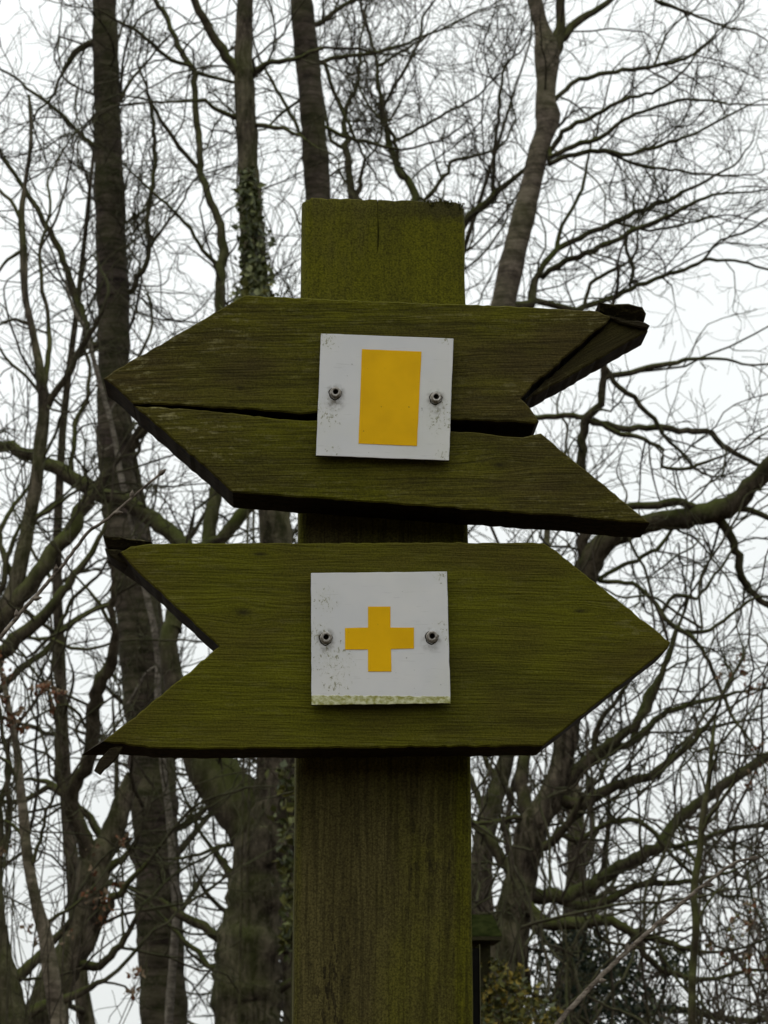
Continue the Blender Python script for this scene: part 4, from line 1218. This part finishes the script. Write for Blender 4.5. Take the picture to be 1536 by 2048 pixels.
leafy_bush('bush with brown dead leaves low at the right edge', 9.5, [(1500, 1830, 50), (1450, 1880, 40), (1530, 1930, 50)], 150, (.018, .032), [M_RUST, M_DRY, M_OLIVE], name='dead_leaf_bush')

# ------------------------------------------------------------------ bare shoots beside the signpost
M_SHOOT = bark('shoot_bark', (.085, .068, .055), (.25, .22, .185), ring=True, moss=0, scale=9, depth=.0006)
def shoot(label, d0, d1, path, buds, foot_px):
    S = spline(path, 9)
    dep = np.linspace(d0, d1, len(S))
    P = np.array([at(x, y, q) for (x, y, w), q in zip(S, dep)])
    P[1:-1] += rng.normal(0, .0002, P[1:-1].shape)
    Rd = S[:, 2] / 2 / FPX * dep
    f = at(foot_px[0], foot_px[1], d0)
    f[2] = -.02
    t = np.linspace(0, 1, 12)[:-1, None]
    tan = nrm(P[2] - P[0])
    ctrl = P[0] - tan * .45
    low = f * (1 - t) ** 2 + 2 * ctrl * t * (1 - t) + P[0] * t ** 2
    P = np.vstack([low, P])
    Rd = np.concatenate([Rd[0] * (1.5 - .5 * t[:, 0]), Rd])
    org = np.array([f[0], f[1], 0])
    o = empty('shoot', org)
    tag(o, label, 'shoot')
    tube_obj('stem', P - org, Rd, M_SHOOT, o, 8, .02)
    for (bx, by, s) in buds:
        j = int(np.argmin(np.hypot(S[:, 0] - bx, S[:, 1] - by))) + len(low)
        j = min(j, len(P) - 2)
        tn = nrm(P[j + 1] - P[j - 1])
        sd = nrm(np.cross(tn, np.array([0, 1.0, 0])) * s + tn * 1.2)
        q = np.array([P[j] + sd * Rd[j] * .3, P[j] + sd * .0022, P[j] + sd * .0045, P[j] + sd * .0075]) if s else np.array([P[-1], P[-1] + tn * .002, P[-1] + tn * .005, P[-1] + tn * .008])
        tube_obj('bud', q - org, np.array([.0012, .0022, .0018, .0003]), M_SHOOT, o, 7, .03)
    return o
shoot('thin bare shoot slanting up past the left tips of both boards', 1.66, 1.70,
      [(-30, 1310, 9), (0, 1275, 9), (60, 1205, 8), (130, 1125, 7.5), (175, 1066, 7), (215, 1038, 6.5), (270, 990, 5.5), (318, 950, 5)],
      [(110, 1148, 1), (68, 1195, -1), (36, 1238, 1), (225, 1030, -1), (262, 998, 1), (318, 950, 0)], (-240, 1500))
shoot('thin bare shoot with buds slanting up at the lower right', 1.62, 1.66,
      [(1090, 2080, 11), (1115, 2048, 10.5), (1180, 1975, 10), (1260, 1897, 9), (1340, 1826, 8), (1400, 1776, 7), (1450, 1738, 6), (1478, 1722, 5.5), (1500, 1718, 5)],
      [(1190, 1962, -1), (1255, 1902, 1), (1320, 1846, -1), (1412, 1768, -1), (1500, 1718, 0)], (1030, 1600))

# mossy gabled box roof of a notice board standing behind the post
nb = empty('notice_board', at(935, 1880, 8.0) * np.array([1, 1, 0]), R(3))
tag(nb, 'mossy roofed wooden notice board mostly hidden behind the post', 'notice board')
o3 = np.array(nb.location)
def nloc(px, py, d=8.0): return at(px, py, d) - o3
rz0, rz1 = nloc(960, 1882)[2], nloc(960, 1835)[2]
x0, x1 = nloc(780, 1870)[0], nloc(1002, 1870)[0]
ry = .0
M_MOSSROOF = simple('mossy_roof', (.008, .011, .003), (.020, .024, .007), 30, 1.0, 0.0)
M_EDGE = wood('notice_board_wood', green=(.030, .030, .012), brown=(.030, .026, .016), pale_amt=.2, seed=12)
V = [(x0, -.06, rz0 + .014), (x1, -.06, rz0 + .014), (x1 - .02, .10, rz1 + .02), (x0 + .02, .10, rz1 + .02), (x0, .26, rz0 + .014), (x1, .26, rz0 + .014)]
mesh_obj('roof', V, [[0, 1, 2, 3], [3, 2, 5, 4], [1, 5, 2], [0, 3, 4], [0, 4, 5, 1]], M_MOSSROOF, nb)
box('roof_edge', (x0 + .001, -.058, rz0), (x1 - .002, .258, rz0 + .013), M_EDGE, nb)
box('panel', (x0 + .03, .04, rz0 - .55), (x1 - .035, .09, rz0 - .001), M_EDGE, nb)
for a in (x0 + .035, x1 - .10):
    box('leg', (a, .10, -.02), (a + .06, .16, rz0 - .001), M_EDGE, nb)
